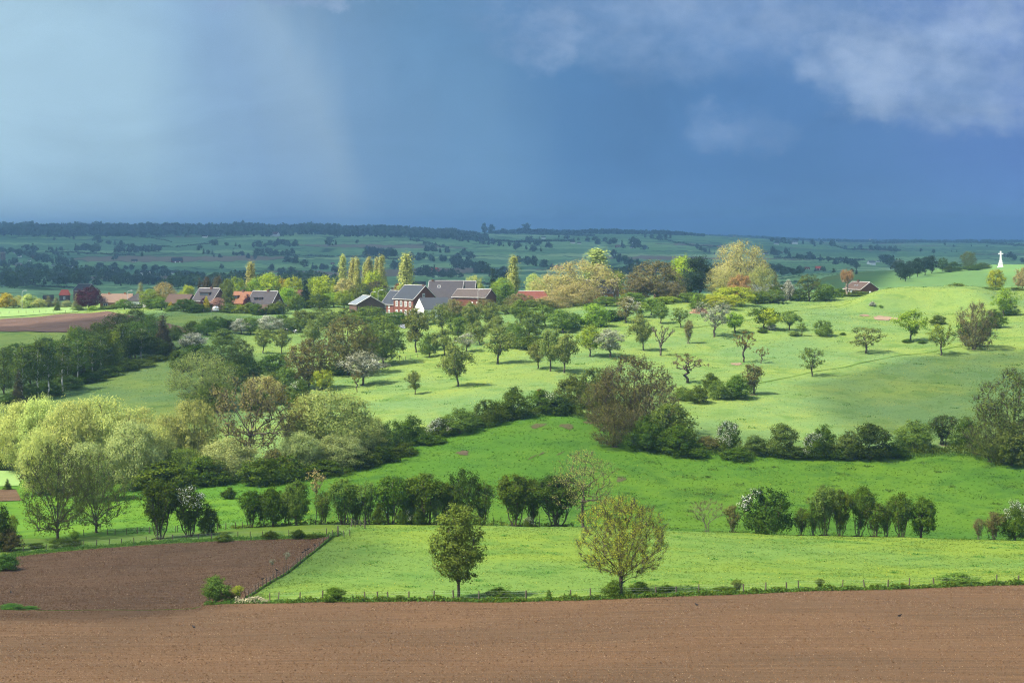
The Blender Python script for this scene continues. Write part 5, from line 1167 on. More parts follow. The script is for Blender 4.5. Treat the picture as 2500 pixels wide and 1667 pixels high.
# ------------------------------------------------------------------ street lamps, signs
GL = 'street lamps of the village'
for px, top, Y, lab in [(54, 709, 870, 'curved street lamp over the sunny strip at the left'), (311, 709, 845, 'curved street lamp before the orange bungalow'), (923, 708, 815, 'curved street lamp right of the brown brick barn'), (905, 712, 835, 'street lamp head among the green trees by the barn'), (948, 712, 822, 'street lamp beside the lower slate wing'), (1167, 706, 786, 'dark lamp post in front of the right barn')]:
    g = ground(px, Y); h = CZ - (top - HY) / F * Y - g.z
    t = thing('street_lamp', lab, 'street lamp', g, GL)
    a = np.linspace(0, 1, 7); arc = np.stack([1.5 * (1 - np.cos(a * 1.5)), 0 * a, h - .9 + .9 * np.sin(a * 1.57)], 1)
    obj('pole', mesh('pole', [tubes([[0, 0, -.2]], [[0, 0, h - .9]], .10, .08, 8), tubes(arc[:-1], arc[1:], .075, .075, 6)], [METAL]), t)
    obj('lamp_head', mesh('lamp_head', [frus(0, .22, .2, .13)], [METAL]), t).matrix_local = Matrix.Translation((1.75, 0, h - .12)) @ Matrix.Diagonal((2.2, 1, 1, 1))
for px, top, Y, lab in [(2078, 709, 836, 'white road sign on a post beside the pollard'), (2124, 711, 836, 'white road sign on a post before the bungalow gable')]:
    g = ground(px, Y); h = CZ - (top - HY) / F * Y - g.z
    t = thing('road_sign', lab, 'sign', g, 'road signs by the bungalow')
    obj('post', mesh('post', [tubes([[0, 0, -.2]], [[0, 0, h]], .05, .05, 6)], [METAL]), t)
    obj('panel', mesh('panel', [box(-.34, .34, -.09, -.055, h - .9, h)], [WINF]), t)
g = ground(2200, 836); h = CZ - (712 - HY) / F * 836 - g.z
t = thing('traffic_mirror', 'round white-rimmed road mirror on a post right of the bungalow', 'mirror', g)
obj('post', mesh('post', [tubes([[0, 0, -.2]], [[0, 0, h]], .05, .05, 6)], [METAL]), t)
obj('disc', mesh('disc', [tubes([[0, -.14, h]], [[0, -.06, h]], .55, .55, 20), tubes([[0, -.15, h]], [[0, -.139, h]], .02, .55, 20)], [WINF]), t)
# ------------------------------------------------------------------ fences
def fence(label, pts, wires=(.45, .85, 1.1), tall=(), r=.07, seed=1, mat=None):
    """pts: (px, distance, height m)"""
    rg = np.random.default_rng(seed); g0 = ground(pts[0][0], pts[0][1])
    t = thing('wire_fence', label, 'fence', g0)
    tops = []
    for i, (px, Y, h) in enumerate(pts):
        g = ground(px, Y); rr = r * rg.uniform(.8, 1.25) * (1.7 if i in tall else 1)
        a = np.array(g - g0); d = np.array([rg.normal(0, .05), rg.normal(0, .05), 1.]) * h
        obj('post', mesh('post', [tubes([a - d * .2], [a + d], rr * 1.08, rr * .92, 7), tubes([a + d], [a + d * 1.015], rr * .92, .01, 7)], [mat or WOOD]), t)
        tops.append((a, d))
    A = []; B = []
    for (a, d), (b, e) in zip(tops[:-1], tops[1:]):
        for w in wires: A.append(a + d * min(w / 1.2, .95)); B.append(b + e * min(w / 1.2, .95))
    if wires: obj('wire', mesh('wire', [tubes(A, B, .004, .004, 3)], [METAL]), t)
    return t
fp = [659, 679, 732, 787, 891, 921, 947, 998, 1059, 1108, 1169, 1284, 1392, 1441, 1602, 1651, 1705, 1815, 1869, 1920, 1949, 2057, 2111, 2167, 2220, 2280, 2433, 2486]
fb = interp_fn([(600, 1470), (732, 1466), (891, 1465), (1108, 1463), (1284, 1459), (1441, 1455), (1602, 1447), (1705, 1442), (1869, 1438), (2057, 1432), (2220, 1426), (2433, 1420), (2486, 1418)])
fence('wooden post fence between the pasture and the near ploughed field', [(p, float(b1(p)) + 1.2, 1.28 + .1 * math.sin(p)) for p in fp], seed=2, r=.09)
bp = [600, 607, 615, 623, 631, 641, 650, 659, 667, 675, 684, 692, 700, 705, 716, 725, 733, 740, 746, 753, 762, 768, 779, 790, 802, 813]
bsi = interp_fn([(b, a) for a, b in bside]); 
def sideY(px):
    t = float(bsi(px)); a = float(b1(px)); b = float(btop(px)); return math.exp(math.log(a) + (math.log(b) - math.log(a)) * t)
BF = [(p, sideY(p), 1.15 + .12 * math.sin(p * 3)) for p in bp]
fence('slanting row of thin posts with ravens right of the left brown field', BF, seed=3)
fence('short row of posts at the top corner of the left brown field', [(825, sideY(818), 1.7), (840, float(btop(840)) - 2, 1.1), (854, float(btop(854)) - 1, 1.1), (858, 351, 1.45), (867, 350, 1.1), (880, 352, 1.2), (891, 347, 1.55)], tall=(0, 6), seed=4)
fence('post fence along the top edge of the left brown field', [(p, float(btop(p)) + 2.5, 1.2) for p in (58, 112, 205, 236, 266, 297, 327, 357, 390, 422, 455, 485, 517, 580, 611, 641, 705, 797)], seed=5)
fence('post fence in the valley grass behind the first', [(p, 362 + (i % 3) * .6, 1.2) for i, p in enumerate((180, 205, 262, 281, 309, 335, 364, 429, 433, 500, 531, 551, 575, 592))], seed=6)
fence('short row of dark posts among the crest bushes', [(p, 364, 1.5) for p in (759, 872, 1095, 1191, 1205, 1224)] + [(1303, 359, 2.0), (1318, 359, 2.6)], seed=7, wires=())
fence('white post fence at the foot of the village gardens', [(p, pick(p, b, 700), 1.3) for p, b in ((498, 763), (516, 762), (567, 760), (619, 757), (655, 755), (672, 755), (689, 755), (696, 755), (710, 755), (714, 755))], seed=8, wires=(), mat=TRIM, r=.09)
fence('thin wire fence across the sunny strip at the left', [(p, 838 - i * .5, 1.2) for i, p in enumerate((2, 22, 46, 64, 82, 96, 112, 130, 160, 178))], seed=9)
fence('low post fence below the large green tree', [(p, pick(p, b), 1.2) for p, b in ((858, 920), (872, 915), (975, 880), (990, 878), (1003, 875), (1020, 872))], seed=10, wires=())

# ------------------------------------------------------------------ brushwood pile
g = ground(1709, 738 + 6); rg = np.random.default_rng(5)
n = 260; a = rg.uniform(0, 6.28, n); rr = rg.random(n) ** .6 * 3.4; c = np.stack([rr * np.cos(a), rr * np.sin(a) * .7, (1 - (rr / 3.6) ** 2) * 2.3 * rg.random(n)], 1)
d = rg.normal(size=(n, 3)) * np.array([1, 1, .45]); d /= np.linalg.norm(d, axis=1, keepdims=True); L = rg.uniform(.5, 1.5, n)[:, None]
b_ = obj('brushwood_pile', mesh('brush', [tubes(c - d * L, c + d * L, .07, .035, 5)], [plain('cut_wood', (.40, .24, .16), .9, .25)])); b_.location = g
tag(b_, 'reddish heap of cut branches on the bright slope', 'brushwood pile')
# garden figure-like white object near the houses
g = ground(527, 797); t = thing('covered_trailer', 'small white-covered trailer under the garden trees', 'trailer', g, None, R(15))
obj('cover', mesh('cover', [frus(.5, 1.6, .95, .95), frus(1.6, 2.3, .95, .5)], [WINF]), t).scale = (1.3, 1, 1)
for s in (-1, 1): obj('wheel', mesh('wheel', [tubes([[.2, s * 1.0 - .08, .35]], [[.2, s * 1.0 + .08, .35]], .35, .35, 14)], [R_dark]), t)

# ------------------------------------------------------------------ animals: skinned bodies
BLACK = plain('raven_black', (.012, .012, .015), .5, .1)
def skin(name, verts, edges, radii, mat, sub=1):
    me = bpy.data.meshes.new(name); me.from_pydata(verts, edges, []); me.materials.append(mat)
    o = obj(name, me); o.modifiers.new('skin', 'SKIN')
    for i, r_ in enumerate(radii): me.skin_vertices[0].data[i].radius = (r_ if isinstance(r_, tuple) else (r_, r_))
    me.skin_vertices[0].data[0].use_root = True
    s = o.modifiers.new('sub', 'SUBSURF'); s.levels = sub; s.render_levels = sub
    dg = bpy.context.evaluated_depsgraph_get(); me2 = bpy.data.meshes.new_from_object(o.evaluated_get(dg))
    me2.materials.clear(); me2.materials.append(mat)
    bpy.data.objects.remove(o); bpy.data.meshes.remove(me); me2.name = name
    for p in me2.polygons: p.use_smooth = True
    return me2
raven_v = [(0, 0, .16), (.08, 0, .20), (.15, 0, .27), (.19, 0, .32), (.235, 0, .325), (.285, 0, .31), (-.10, 0, .13), (-.20, 0, .09), (-.31, 0, .05),
           (.01, .035, .08), (.015, .035, .0), (.01, -.035, .08), (.015, -.035, .0), (.06, .035, .004), (.06, -.035, .004)]
raven_e = [(0, 1), (1, 2), (2, 3), (3, 4), (4, 5), (0, 6), (6, 7), (7, 8), (0, 9), (9, 10), (0, 11), (11, 12), (10, 13), (12, 14)]
raven_r = [.085, .08, .055, .05, .026, .008, .07, (.05, .03), (.045, .012), .018, .009, .018, .009, .008, .008]
RAV = skin('raven', raven_v, raven_e, raven_r, BLACK)
wing_v = np.array([[.10, .0, .05], [.0, .012, .07], [-.30, .0, .02], [-.12, .0, -.05], [.10, .02, .05], [.0, .03, .07], [-.30, .012, .02], [-.12, .025, -.05]], float)
WING = mesh('wing', [(wing_v, BOXF, 0)], [BLACK])
def raven(label, loc, rz, group):
    t = obj('raven', RAV); t.location = loc; t.rotation_euler = (0, 0, rz); tag(t, label, 'bird', group)
    for s in (-1, 1):
        w = obj('wing', WING, t); w.location = (0, s * .066 - (.012 if s > 0 else .012), .17); w.scale = (1, s, 1)
on = [(641, 'raven on the lowest occupied post of the slanting fence'), (675, 'raven on the second occupied post, above the low pair'), (740, 'raven on a post, first of the upper three'), (746, 'raven on a post between two other ravens'), (753, 'raven on a post, last of the close three'), (768, 'raven on the highest occupied post of the slanting fence')]
for i, (p, lab) in enumerate(on):
    q = BF[bp.index(p)]; g = ground(p, q[1]); g.z += q[2] * 1.0; o_ = rnd.uniform(-.6, .6) + math.pi * (i % 2); raven(lab, g, o_, 'ravens perched on the fence posts')
for px, py, rz, lab in [(26, 1447, 2.2, 'raven alone on the left brown field near the edge'), (473, 1533, 2.6, 'raven on the near ploughed field below the corner shrub'), (1700, 1478, 2.4, 'raven on the near ploughed field below the weedy verge'), (2197, 1505, .3, 'raven on the near ploughed field toward the right')]:
    raven(lab, ground(px, pick(px, py)), rz, 'ravens on the bare soil')
def cowmat():
    m, nt, out = newmat('cow_hide'); n = noise(nt, coords(nt), 1.6, 1); p = N(nt, 'ShaderNodeBsdfPrincipled'); p.inputs['Roughness'].default_value = .8
    nt.links.new(mixc(nt, sstep(nt, n, .49, .51), (.02, .018, .017), (.75, .72, .68)), p.inputs['Base Color']); nt.links.new(p.outputs[0], out.inputs[0]); return m
cow_v = [(0, 0, 1.05), (.5, 0, 1.08), (.85, 0, 1.15), (1.15, 0, 1.2), (1.42, 0, 1.05), (-.5, 0, 1.08), (-.8, 0, 1.15), (-.92, 0, .9), (-.95, 0, .5)]
cow_r = [.38, .36, .27, .16, .10, .36, .26, .05, .03]; cow_e = [(0, 1), (1, 2), (2, 3), (3, 4), (0, 5), (5, 6), (6, 7), (7, 8)]
for sx, at in ((.55, 1), (-.65, 5)):
    for sy in (-.22, .22):
        n0 = len(cow_v); cow_v += [(sx, sy, .75), (sx + (.04 if sx > 0 else -.1), sy, .42), (sx, sy, .0)]; cow_r += [.15, .075, .06]; cow_e += [(at, n0), (n0, n0 + 1), (n0 + 1, n0 + 2)]
COW = skin('cow', cow_v, cow_e, cow_r, cowmat())
for px, py, rz, lab in [(721, 815, 1.2, 'black and white cow standing nearest under the olive tree'), (729, 811, .2, 'dark cow standing just behind the nearest cow'), (698, 811, 2.8, 'dark cow half hidden behind the right matching fruit tree')]:
    o = obj('cow', COW); o.location = ground(px, pick(px, py)); o.rotation_euler = (0, 0, rz); tag(o, lab, 'cow', 'cows by the orchard trees')

# ------------------------------------------------------------------ loose cover: verge weeds, stubble
def strip(name, label, line, per, h, col, wid, seed, size=.13, mat=None):
    """leaf clumps along (px, distance) polyline"""
    rg = np.random.default_rng(seed); C_ = []
    for (p0, y0), (p1, y1) in zip(line[:-1], line[1:]):
        a = ground(p0, y0); b = ground(p1, y1); n = int((b - a).length * per) + 1
        t = rg.random(n); px = p0 + (p1 - p0) * t; Y = y0 + (y1 - y0) * t + rg.normal(0, wid, n)
        X = (px - 1250) / F * (y0 + (y1 - y0) * t); z = gz(1250 + F * X / Y, Y)
        hh = h * (.35 + .65 * np.abs(np.sin(X * .37 + seed) * np.sin(X * .93 + 1)) + rg.normal(0, .08, n)).clip(.15, 1.4)
        C_.append(np.stack([X, Y, z + hh * rg.random(n) ** .8], 1))
    c = np.concatenate(C_); o = rg.normal(size=c.shape); o[:, 2] = np.abs(o[:, 2])
    v, q = leaves(rg, c, size, .45, o / np.linalg.norm(o, axis=1, keepdims=True), .6, .4)
    return tag(obj(name, mesh(name, [(v, q, 0)], [mat or LM[col]], rg.random(len(q)))), label, None, None, 'stuff')
xs = np.arange(500, 2700, 40.)
strip('verge_weeds', 'rank green weeds along the foot of the front fence', [(x, float(b1(x)) + .8) for x in xs], 150, .55, 'weed', .55, 1)
strip('verge_brambles', 'darker bramble tufts scattered along the front fence', [(x, float(b1(x)) + .7) for x in np.arange(700, 2600, 40.)], 85, .75, 'hedge', .55, 2, .16)
strip('verge_weeds', 'weeds along the slanting fence by the left brown field', [(p, sideY(p) + .5) for p in bp] + [(826, sideY(815) + 1)], 130, .5, 'weed', .7, 3)
strip('verge_weeds', 'weeds along the top edge of the left brown field', [(x, float(btop(x)) + 1.2) for x in np.arange(-200, 880, 40.)], 150, .7, 'weed', 1., 4)
strip('dry_grass', 'pale dry grass tufts at the corner of the brown fields', [(575, float(b1(575)) + .6), (655, float(b1(655)) + .6)], 200, .9, 'reed', .3, 5, .18)
strip('hedge_bottom_weeds', 'rough grass under the meadow hedge', [(x, float(b3(x)) - 2.2) for x in np.arange(850, 2700, 40.)], 50, .9, 'weed', 1.2, 6, .22)
strip('hedge_undergrowth', 'tangled undergrowth knitting the meadow hedge together', [(x, float(b3(x)) + .5) for x in np.arange(880, 2700, 30.)], 110, 2.6, 'hedge', 1.3, 8, .26)
strip('bush_row_undergrowth', 'brambles and rank grass between the crest bushes', [(x, 362.5) for x in np.arange(560, 1420, 40.)], 40, 1.0, 'mid', .7, 9, .2)
strip('wood_edge_weeds', 'rough grass along the foot of the left wood', [(x, pick(x, y)) for x, y in ((0, 985), (100, 965), (200, 935), (300, 905), (400, 870), (440, 850))], 25, .7, 'hedge', 1.2, 7, .25)
def stubble(name, label, n, pxa, pxb, fy, seed, s0, s1, cols):
    rg = np.random.default_rng(seed); X = []; 
    px = rg.uniform(pxa, pxb, n); t = rg.random(n); Y = fy(px, t); x = (px - 1250) / F * Y; z = gz(px, Y)
    keep = rg.random(n) < (.45 + .55 * (np.sin(Y * 1.9 + np.sin(x * .05)) * .5 + .5))
    x, Y, z = x[keep], Y[keep], z[keep]; n = len(x)
    c = np.stack([x, Y, z + .02], 1); s = s0 + (s1 - s0) * rg.random(n) ** 3; a = rg.uniform(0, 6.28, n)
    u = np.stack([np.cos(a), np.sin(a), rg.normal(0, .25, n)], 1) * s[:, None]; w = np.stack([-np.sin(a), np.cos(a), rg.normal(0, .25, n)], 1) * (s * rg.uniform(.3, .8, n))[:, None]
    up = np.zeros((n, 3)); up[:, 2] = s * rg.uniform(.4, .9, n)
    V = np.stack([c + u, c + w, c - u, c - w, c + up], 1).reshape(-1, 3); k = (np.arange(n) * 5)[:, None]
    T = np.concatenate([k + np.array([[0, 1, 4]]), k + np.array([[1, 2, 4]]), k + np.array([[2, 3, 4]]), k + np.array([[3, 0, 4]])])
    tint = np.tile(rg.random(n), 4)
    return tag(obj(name, mesh(name, [(V, T, 0)], [cols], tint)), label, None, None, 'stuff')
m_, nt_, out_ = newmat('stubble'); at_ = N(nt_, 'ShaderNodeAttribute', attribute_name='tint'); rp_ = N(nt_, 'ShaderNodeValToRGB')
rp_.color_ramp.elements.new(.5); rp_.color_ramp.elements.new(.6)
for e_, (p_, c_) in zip(rp_.color_ramp.elements, [(0, (.025, .015, .010)), (.35, (.06, .037, .022)), (.72, (.15, .105, .068)), (1., (.34, .26, .18))]): e_.position = p_; e_.color = rgba(c_)
nt_.links.new(at_.outputs['Fac'], rp_.inputs[0]); d_ = N(nt_, 'ShaderNodeBsdfDiffuse'); nt_.links.new(rp_.outputs[0], d_.inputs[0]); nt_.links.new(d_.outputs[0], out_.inputs[0]); STUB = m_
stubble('stubble', 'pale stones and stubble over the near ploughed field', 260000, -250, 2750, lambda p, t: 140 + (b1(p) - 140.3) * np.sqrt(t * .75 + .25 * t * t), 1, .025, .075, STUB)
def leftY(p, t):
    tl = np.where(p > 505, np.interp(p, [b for a, b in bside], [a for a, b in bside]), 0.)
    return b1(p) + (btop(p) - b1(p)) * (tl + (1 - tl) * t)
stubble('stubble', 'pale stones and stubble over the left brown field', 45000, -300, 815, leftY, 2, .03, .10, STUB)
# grass tufts standing in the meadows
def tufts(label, mat, n, pa, pb, fy, size, up, seed):
    r2 = np.random.default_rng(seed); px = r2.uniform(pa, pb, n); Y = fy(px, r2.random(n)); x = (px - 1250) / F * Y
    cl = np.sin(x * .31 + 2 * np.sin(Y * .13)) * np.sin(Y * .37 + x * .05) + .8 * np.sin(x * 1.3) * np.sin(Y * 1.1); keep = r2.random(n) < .45 + .4 * cl
    px, Y, x = px[keep], Y[keep], x[keep]; n = len(x); s = size * r2.uniform(.5, 1.5, n) * (Y / Y.mean())
    c = np.stack([x, Y, gz(px, Y) + s * .35], 1); a = r2.uniform(0, 6.28, n)
    d = np.stack([np.cos(a), np.sin(a), r2.uniform(.8, 2.2, n)], 1); d /= np.linalg.norm(d, axis=1, keepdims=True)
    t = np.stack([-np.sin(a), np.cos(a), 0 * a], 1); b = np.cross(d, t)
    V = np.stack([c + t * s[:, None], c + b * (s * up)[:, None], c - t * s[:, None], c - b * (s * up * .5)[:, None]], 1).reshape(-1, 3)
    tag(obj('grass', mesh('grass', [(V, (np.arange(n) * 4)[:, None] + np.arange(4)[None], 0)], [mat])), label, None, None, 'stuff')
T_past = grassmat('pasture_tufts', *PA_, .05, .1, .15, .95, .45); T_slope = grassmat('orchard_tufts', *SL_, .3, .1, .12, .95, .45); T_valley = grassmat('meadow_tufts', (.175, .345, .028), (.12, .295, .028), (.08, .215, .026), .1, .1, .15, .9, .45)
tufts('grass tufts of the front pasture', T_past, 120000, -50, 2600, lambda p, t: np.where(p < 815, np.maximum(b1(p), b1(p) + (btop(p) - b1(p)) * np.interp(p, [b for a, b in bside], [a for a, b in bside]) * t), b1(p) + (357 - b1(p)) * t) + np.where(p < 600, -999, 0) * 0, .12, .5, 21)
tufts('grass tufts of the deep green meadow', T_valley, 80000, 300, 2600, lambda p, t: 362 + (b3(p) - 362) * t, .19, .5, 22)
tufts('grass tufts of the orchard slope', T_slope, 170000, 100, 2600, lambda p, t: b3(p) + (840 - b3(p)) * t, .20, .4, 23)

def scatter(name, label, mat, n, per, pa, pb, fy, size, h, spread, seed, patch=None):
    r2 = np.random.default_rng(seed); px = r2.uniform(pa, pb, n); Y = fy(px, r2.random(n)); x = (px - 1250) / F * Y
    if patch: k = np.sin(x * .045 + 2.2 * np.sin(Y * .021)) + np.sin(Y * .07 + x * .02) + .6 * np.sin(x * .17 - Y * .13) > patch; px, Y, x = px[k], Y[k], x[k]; n = len(x)
    cid = np.repeat(np.arange(n), per); q = r2.normal(0, 1, (len(cid), 2)) * (spread * r2.uniform(.4, 1.3, n))[cid][:, None]
    xx = x[cid] + q[:, 0]; yy = Y[cid] + q[:, 1] * .8; z = gz(1250 + F * xx / yy, yy)
    c = np.stack([xx, yy, z + h * r2.random(len(cid))], 1); o = r2.normal(size=c.shape) * .5; o[:, 2] = 1
    v, f = leaves(r2, c, size, .5, o / np.linalg.norm(o, axis=1, keepdims=True), .8, .3)
    tag(obj(name, mesh(name, [(v, f, 0)], [mat], r2.random(len(f)))), label, None, None, 'stuff')
BUT = plain('buttercup', (.60, .45, .02), .7, .1)
scatter('buttercups', 'yellow buttercups speckling the orchard slope', BUT, 16000, 1, 60, 2600, lambda p, t: b3(p) + (815 - b3(p)) * t ** .8, .085, .25, .3, 31, .35)
scatter('buttercups', 'sparse yellow flowers in the deep green meadow', BUT, 6000, 1, 700, 2600, lambda p, t: 370 + (b3(p) - 372) * t, .06, .25, .3, 32, .2)
scatter('buttercups', 'yellow flowers in the front pasture', BUT, 5000, 1, 640, 2600, lambda p, t: np.maximum(b1(p) + (357 - b1(p)) * t, b1(p) + 2), .04, .2, .3, 33)
scatter('rank_grass', 'darker rank grass clumps dotting the deep green meadow', LM['weed'], 90, 60, 1300, 2600, lambda p, t: 385 + (b3(p) - 392) * t, .2, .3, 1.1, 34)
scatter('rank_grass', 'darker rank grass clumps dotting the orchard slope', LM['weed'], 90, 40, 800, 2600, lambda p, t: b3(p) + 8 + (790 - b3(p)) * t, .2, .25, 1., 35)
scatter('rank_grass', 'bluish rank grass clumps in the front pasture', LM['weed'], 40, 60, 850, 2600, lambda p, t: b1(p) + 6 + (340 - b1(p)) * t, .12, .25, .8, 36)
CLOD = plain('soil_clod', (.088, .049, .024), .95, .3, .8)
stubble('soil_clods', 'brown clods of turned soil on the near ploughed field', 130000, -250, 2750, lambda p, t: 140 + (b1(p) - 140.3) * np.sqrt(t * .75 + .25 * t * t), 41, .05, .17, CLOD)
stubble('soil_clods', 'brown clods of turned soil on the left brown field', 40000, -300, 815, leftY, 42, .07, .2, CLOD)
strip('verge_grass', 'tall grass fringe where the pasture meets the ploughed soil', [(x, float(b1(x)) + .25) for x in np.arange(520, 2700, 30.)], 45, .8, 'weed', .4, 43, .11)
# ------------------------------------------------------------------ far hillside: trees, hedges, wood, houses
rg = np.random.default_rng(77)
def cluster(label, group, rows, kinds=('far', 'far', 'far', 'farcon')):
    """rows: (px0, px1, row at px0, row at px1, count, height px, spread px)"""
    for p0, p1, r0, r1, n, hp, sp in rows:
        for i in range(n):
            f = (i + rg.uniform(.1, .9)) / n; px = p0 + (p1 - p0) * f; py = r0 + (r1 - r0) * f + rg.uniform(-sp, sp)
            Y = pick(px, py, 1010); h = hp * rg.uniform(.85, 1.45) * Y / F; kd = kinds[rg.integers(len(kinds))]
            w = h * (rg.uniform(.9, 1.5) if kd == 'far' else .5)
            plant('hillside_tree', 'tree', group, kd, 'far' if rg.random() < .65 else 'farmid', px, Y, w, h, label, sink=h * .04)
cluster('dark tree in the copses dotting the upper left hillside', 'trees of the upper left hillside', [
 (112, 150, 612, 612, 4, 13, 1), (128, 172, 622, 623, 4, 12, 1), (180, 245, 612, 616, 8, 17, 2), (275, 392, 616, 614, 13, 16, 2), (345, 352, 626, 626, 1, 16, 0), (185, 195, 622, 622, 1, 8, 0),
 (232, 246, 592, 592, 2, 14, 0), (262, 312, 596, 604, 4, 14, 1), (150, 190, 576, 588, 3, 8, 2), (124, 134, 587, 588, 1, 7, 0), (480, 540, 612, 630, 6, 13, 3), (515, 530, 598, 600, 2, 13, 0), (545, 620, 600, 606, 4, 10, 3), (270, 290, 634, 634, 2, 12, 1), (560, 625, 622, 634, 5, 12, 2), (530, 545, 655, 658, 1, 10, 0)])
cluster('tree among the roofs of the distant left village', 'trees of the distant left village', [
 (0, 88, 618, 628, 8, 16, 3), (60, 92, 612, 616, 3, 18, 1), (90, 190, 636, 652, 10, 17, 3), (0, 100, 648, 664, 10, 18, 4), (100, 230, 662, 670, 10, 18, 3), (140, 148, 640, 640, 1, 22, 0)])
cluster('tree of the hazy belt along the valley floor, left side', 'trees of the left valley floor', [
 (0, 120, 688, 694, 7, 24, 4), (110, 240, 690, 698, 9, 24, 4), (190, 330, 672, 684, 12, 20, 4), (260, 420, 692, 700, 10, 26, 4), (230, 420, 655, 662, 9, 14, 3), (330, 470, 668, 680, 10, 18, 3), (430, 500, 678, 684, 6, 16, 2), (20, 30, 702, 702, 1, 34, 0)])
cluster('dark tree on the middle hillside behind the poplars', 'trees of the middle hillside', [
 (625, 725, 602, 600, 10, 14, 3), (628, 720, 620, 622, 10, 14, 3), (800, 835, 600, 598, 2, 16, 1), (862, 876, 594, 594, 1, 12, 0), (898, 965, 624, 628, 9, 20, 2), (695, 728, 640, 643, 4, 15, 1), (740, 860, 652, 668, 9, 15, 3), (1000, 1090, 588, 606, 6, 8, 1), (1040, 1095, 612, 618, 5, 14, 2), (1110, 1255, 586, 606, 10, 12, 4), (1018, 1030, 586, 586, 1, 9, 0), (660, 720, 662, 672, 5, 15, 2)])
cluster('tree in the hazy lower slope behind the farm', 'trees behind the farm', [
 (1000, 1120, 634, 640, 9, 16, 3), (950, 1110, 660, 676, 10, 20, 4), (1110, 1260, 650, 690, 12, 26, 5), (1040, 1130, 676, 680, 6, 14, 2), (1130, 1160, 625, 630, 3, 15, 2)])
cluster('hazy tree on the central far slope', 'trees of the central far slope', [
 (1280, 1350, 590, 604, 6, 16, 4), (1250, 1330, 604, 618, 6, 15, 3), (1360, 1420, 582, 590, 5, 10, 2), (1430, 1585, 588, 612, 12, 14, 4), (1545, 1560, 600, 602, 2, 20, 1), (1260, 1400, 640, 664, 9, 18, 4), (1490, 1640, 630, 680, 12, 18, 5), (1690, 1755, 606, 624, 5, 12, 3), (1560, 1650, 580, 584, 5, 12, 2)])
cluster('hazy tree on the far plain before the right skyline', 'trees of the right far plain', [
 (1875, 2050, 592, 602, 11, 13, 3), (1880, 2100, 618, 654, 15, 16, 4), (2118, 2190, 608, 616, 6, 13, 2), (2150, 2200, 636, 662, 6, 22, 2), (1950, 2110, 660, 668, 6, 13, 2), (2280, 2420, 600, 604, 4, 6, 2), (2240, 2360, 616, 618, 4, 8, 2), (2440, 2498, 625, 640, 4, 12, 3), (2050, 2110, 606, 610, 3, 10, 1)])
S('skyline_tree', 'tree', 'lone trees standing on the far skyline', [
 ('far', 'far', 1182, None, 20, 543, 'left tree of the pair on the skyline', 4700), ('far', 'far', 1200, None, 17, 544, 'right tree of the pair on the skyline', 4720),
 ('far', 'far', 1282, None, 32, 543, 'broad lone tree on the skyline right of the pair', 4800), ('far', 'far', 1228, None, 18, 556, 'small low tree on the skyline between the pair and the broad tree', 4800)])
# hedges
def hedge(label, pts, hp, col='far'):
    P = [(a, pick(a, b, 1010)) for a, b in pts]; V = []; C_ = []
    for (a, y0), (b, y1) in zip(P[:-1], P[1:]):
        n = int(abs(b - a) * 9) + 20; t = rg.random(n); px = a + (b - a) * t; Y = y0 + (y1 - y0) * t; h = hp * Y / F
        z = gz(px, Y); C_.append(np.stack([(px - 1250) / F * Y + rg.normal(0, h.mean() * .3, n), Y + rg.normal(0, h.mean() * .3, n), z + h * (.5 + .5 * np.abs(np.sin(px * .7))) * rg.random(n)], 1)); s = h.mean() * .33
    c = np.concatenate(C_); v, q = leaves(rg, c, s, .7, rg.normal(size=c.shape), .4)
    tag(obj('hedgerow', mesh('hedgerow', [(v, q, 0)], [LM[col]], rg.random(len(q)))), label, 'hedge', 'hedges on the far hillside')
for lab, pts, hp in [
 ('hedge running below the left copses of the hillside', [(110, 616), (250, 622), (330, 624)], 4), ('short hedge stepping down the upper left field', [(300, 598), (330, 606), (420, 604)], 4),
 ('curved hedge in the upper field left of the grey farm', [(430, 604), (480, 598), (512, 597)], 3), ('thin hedge below the wood at the left', [(130, 572), (330, 576), (420, 592)], 3),
 ('long hedge below the middle copse', [(628, 624), (760, 626), (900, 630), (1000, 634)], 4), ('slanting hedge in the upper middle field', [(1000, 586), (1050, 596), (1095, 606)], 4),
 ('hedge dividing the fields right of the skyline pair', [(1130, 584), (1260, 592), (1400, 588)], 5), ('hedge across the central far slope', [(1290, 572), (1400, 575), (1450, 577)], 5),
 ('hedge below the central hamlet', [(1590, 582), (1680, 600), (1760, 604)], 4), ('hedge on the plain left of the pine hill', [(1890, 630), (2000, 634), (2110, 636)], 5),
 ('upper hedge of the right far plain', [(2030, 600), (2060, 608), (2100, 610), (2200, 612)], 4), ('top hedge line below the right skyline', [(2130, 595), (2300, 592), (2500, 601)], 5),
 ('hedge by the white house in the valley', [(380, 655), (440, 668), (500, 676)], 7), ('hedge above the pale valley meadow at the farm', [(1000, 672), (1060, 672), (1085, 674)], 8),
 ('low hedge right of the farm poplar', [(1090, 690), (1180, 694), (1240, 700)], 6), ('hedge near the bottom of the valley at the left', [(0, 698), (90, 700), (180, 705)], 6)]:
    hedge(lab, pts, hp)
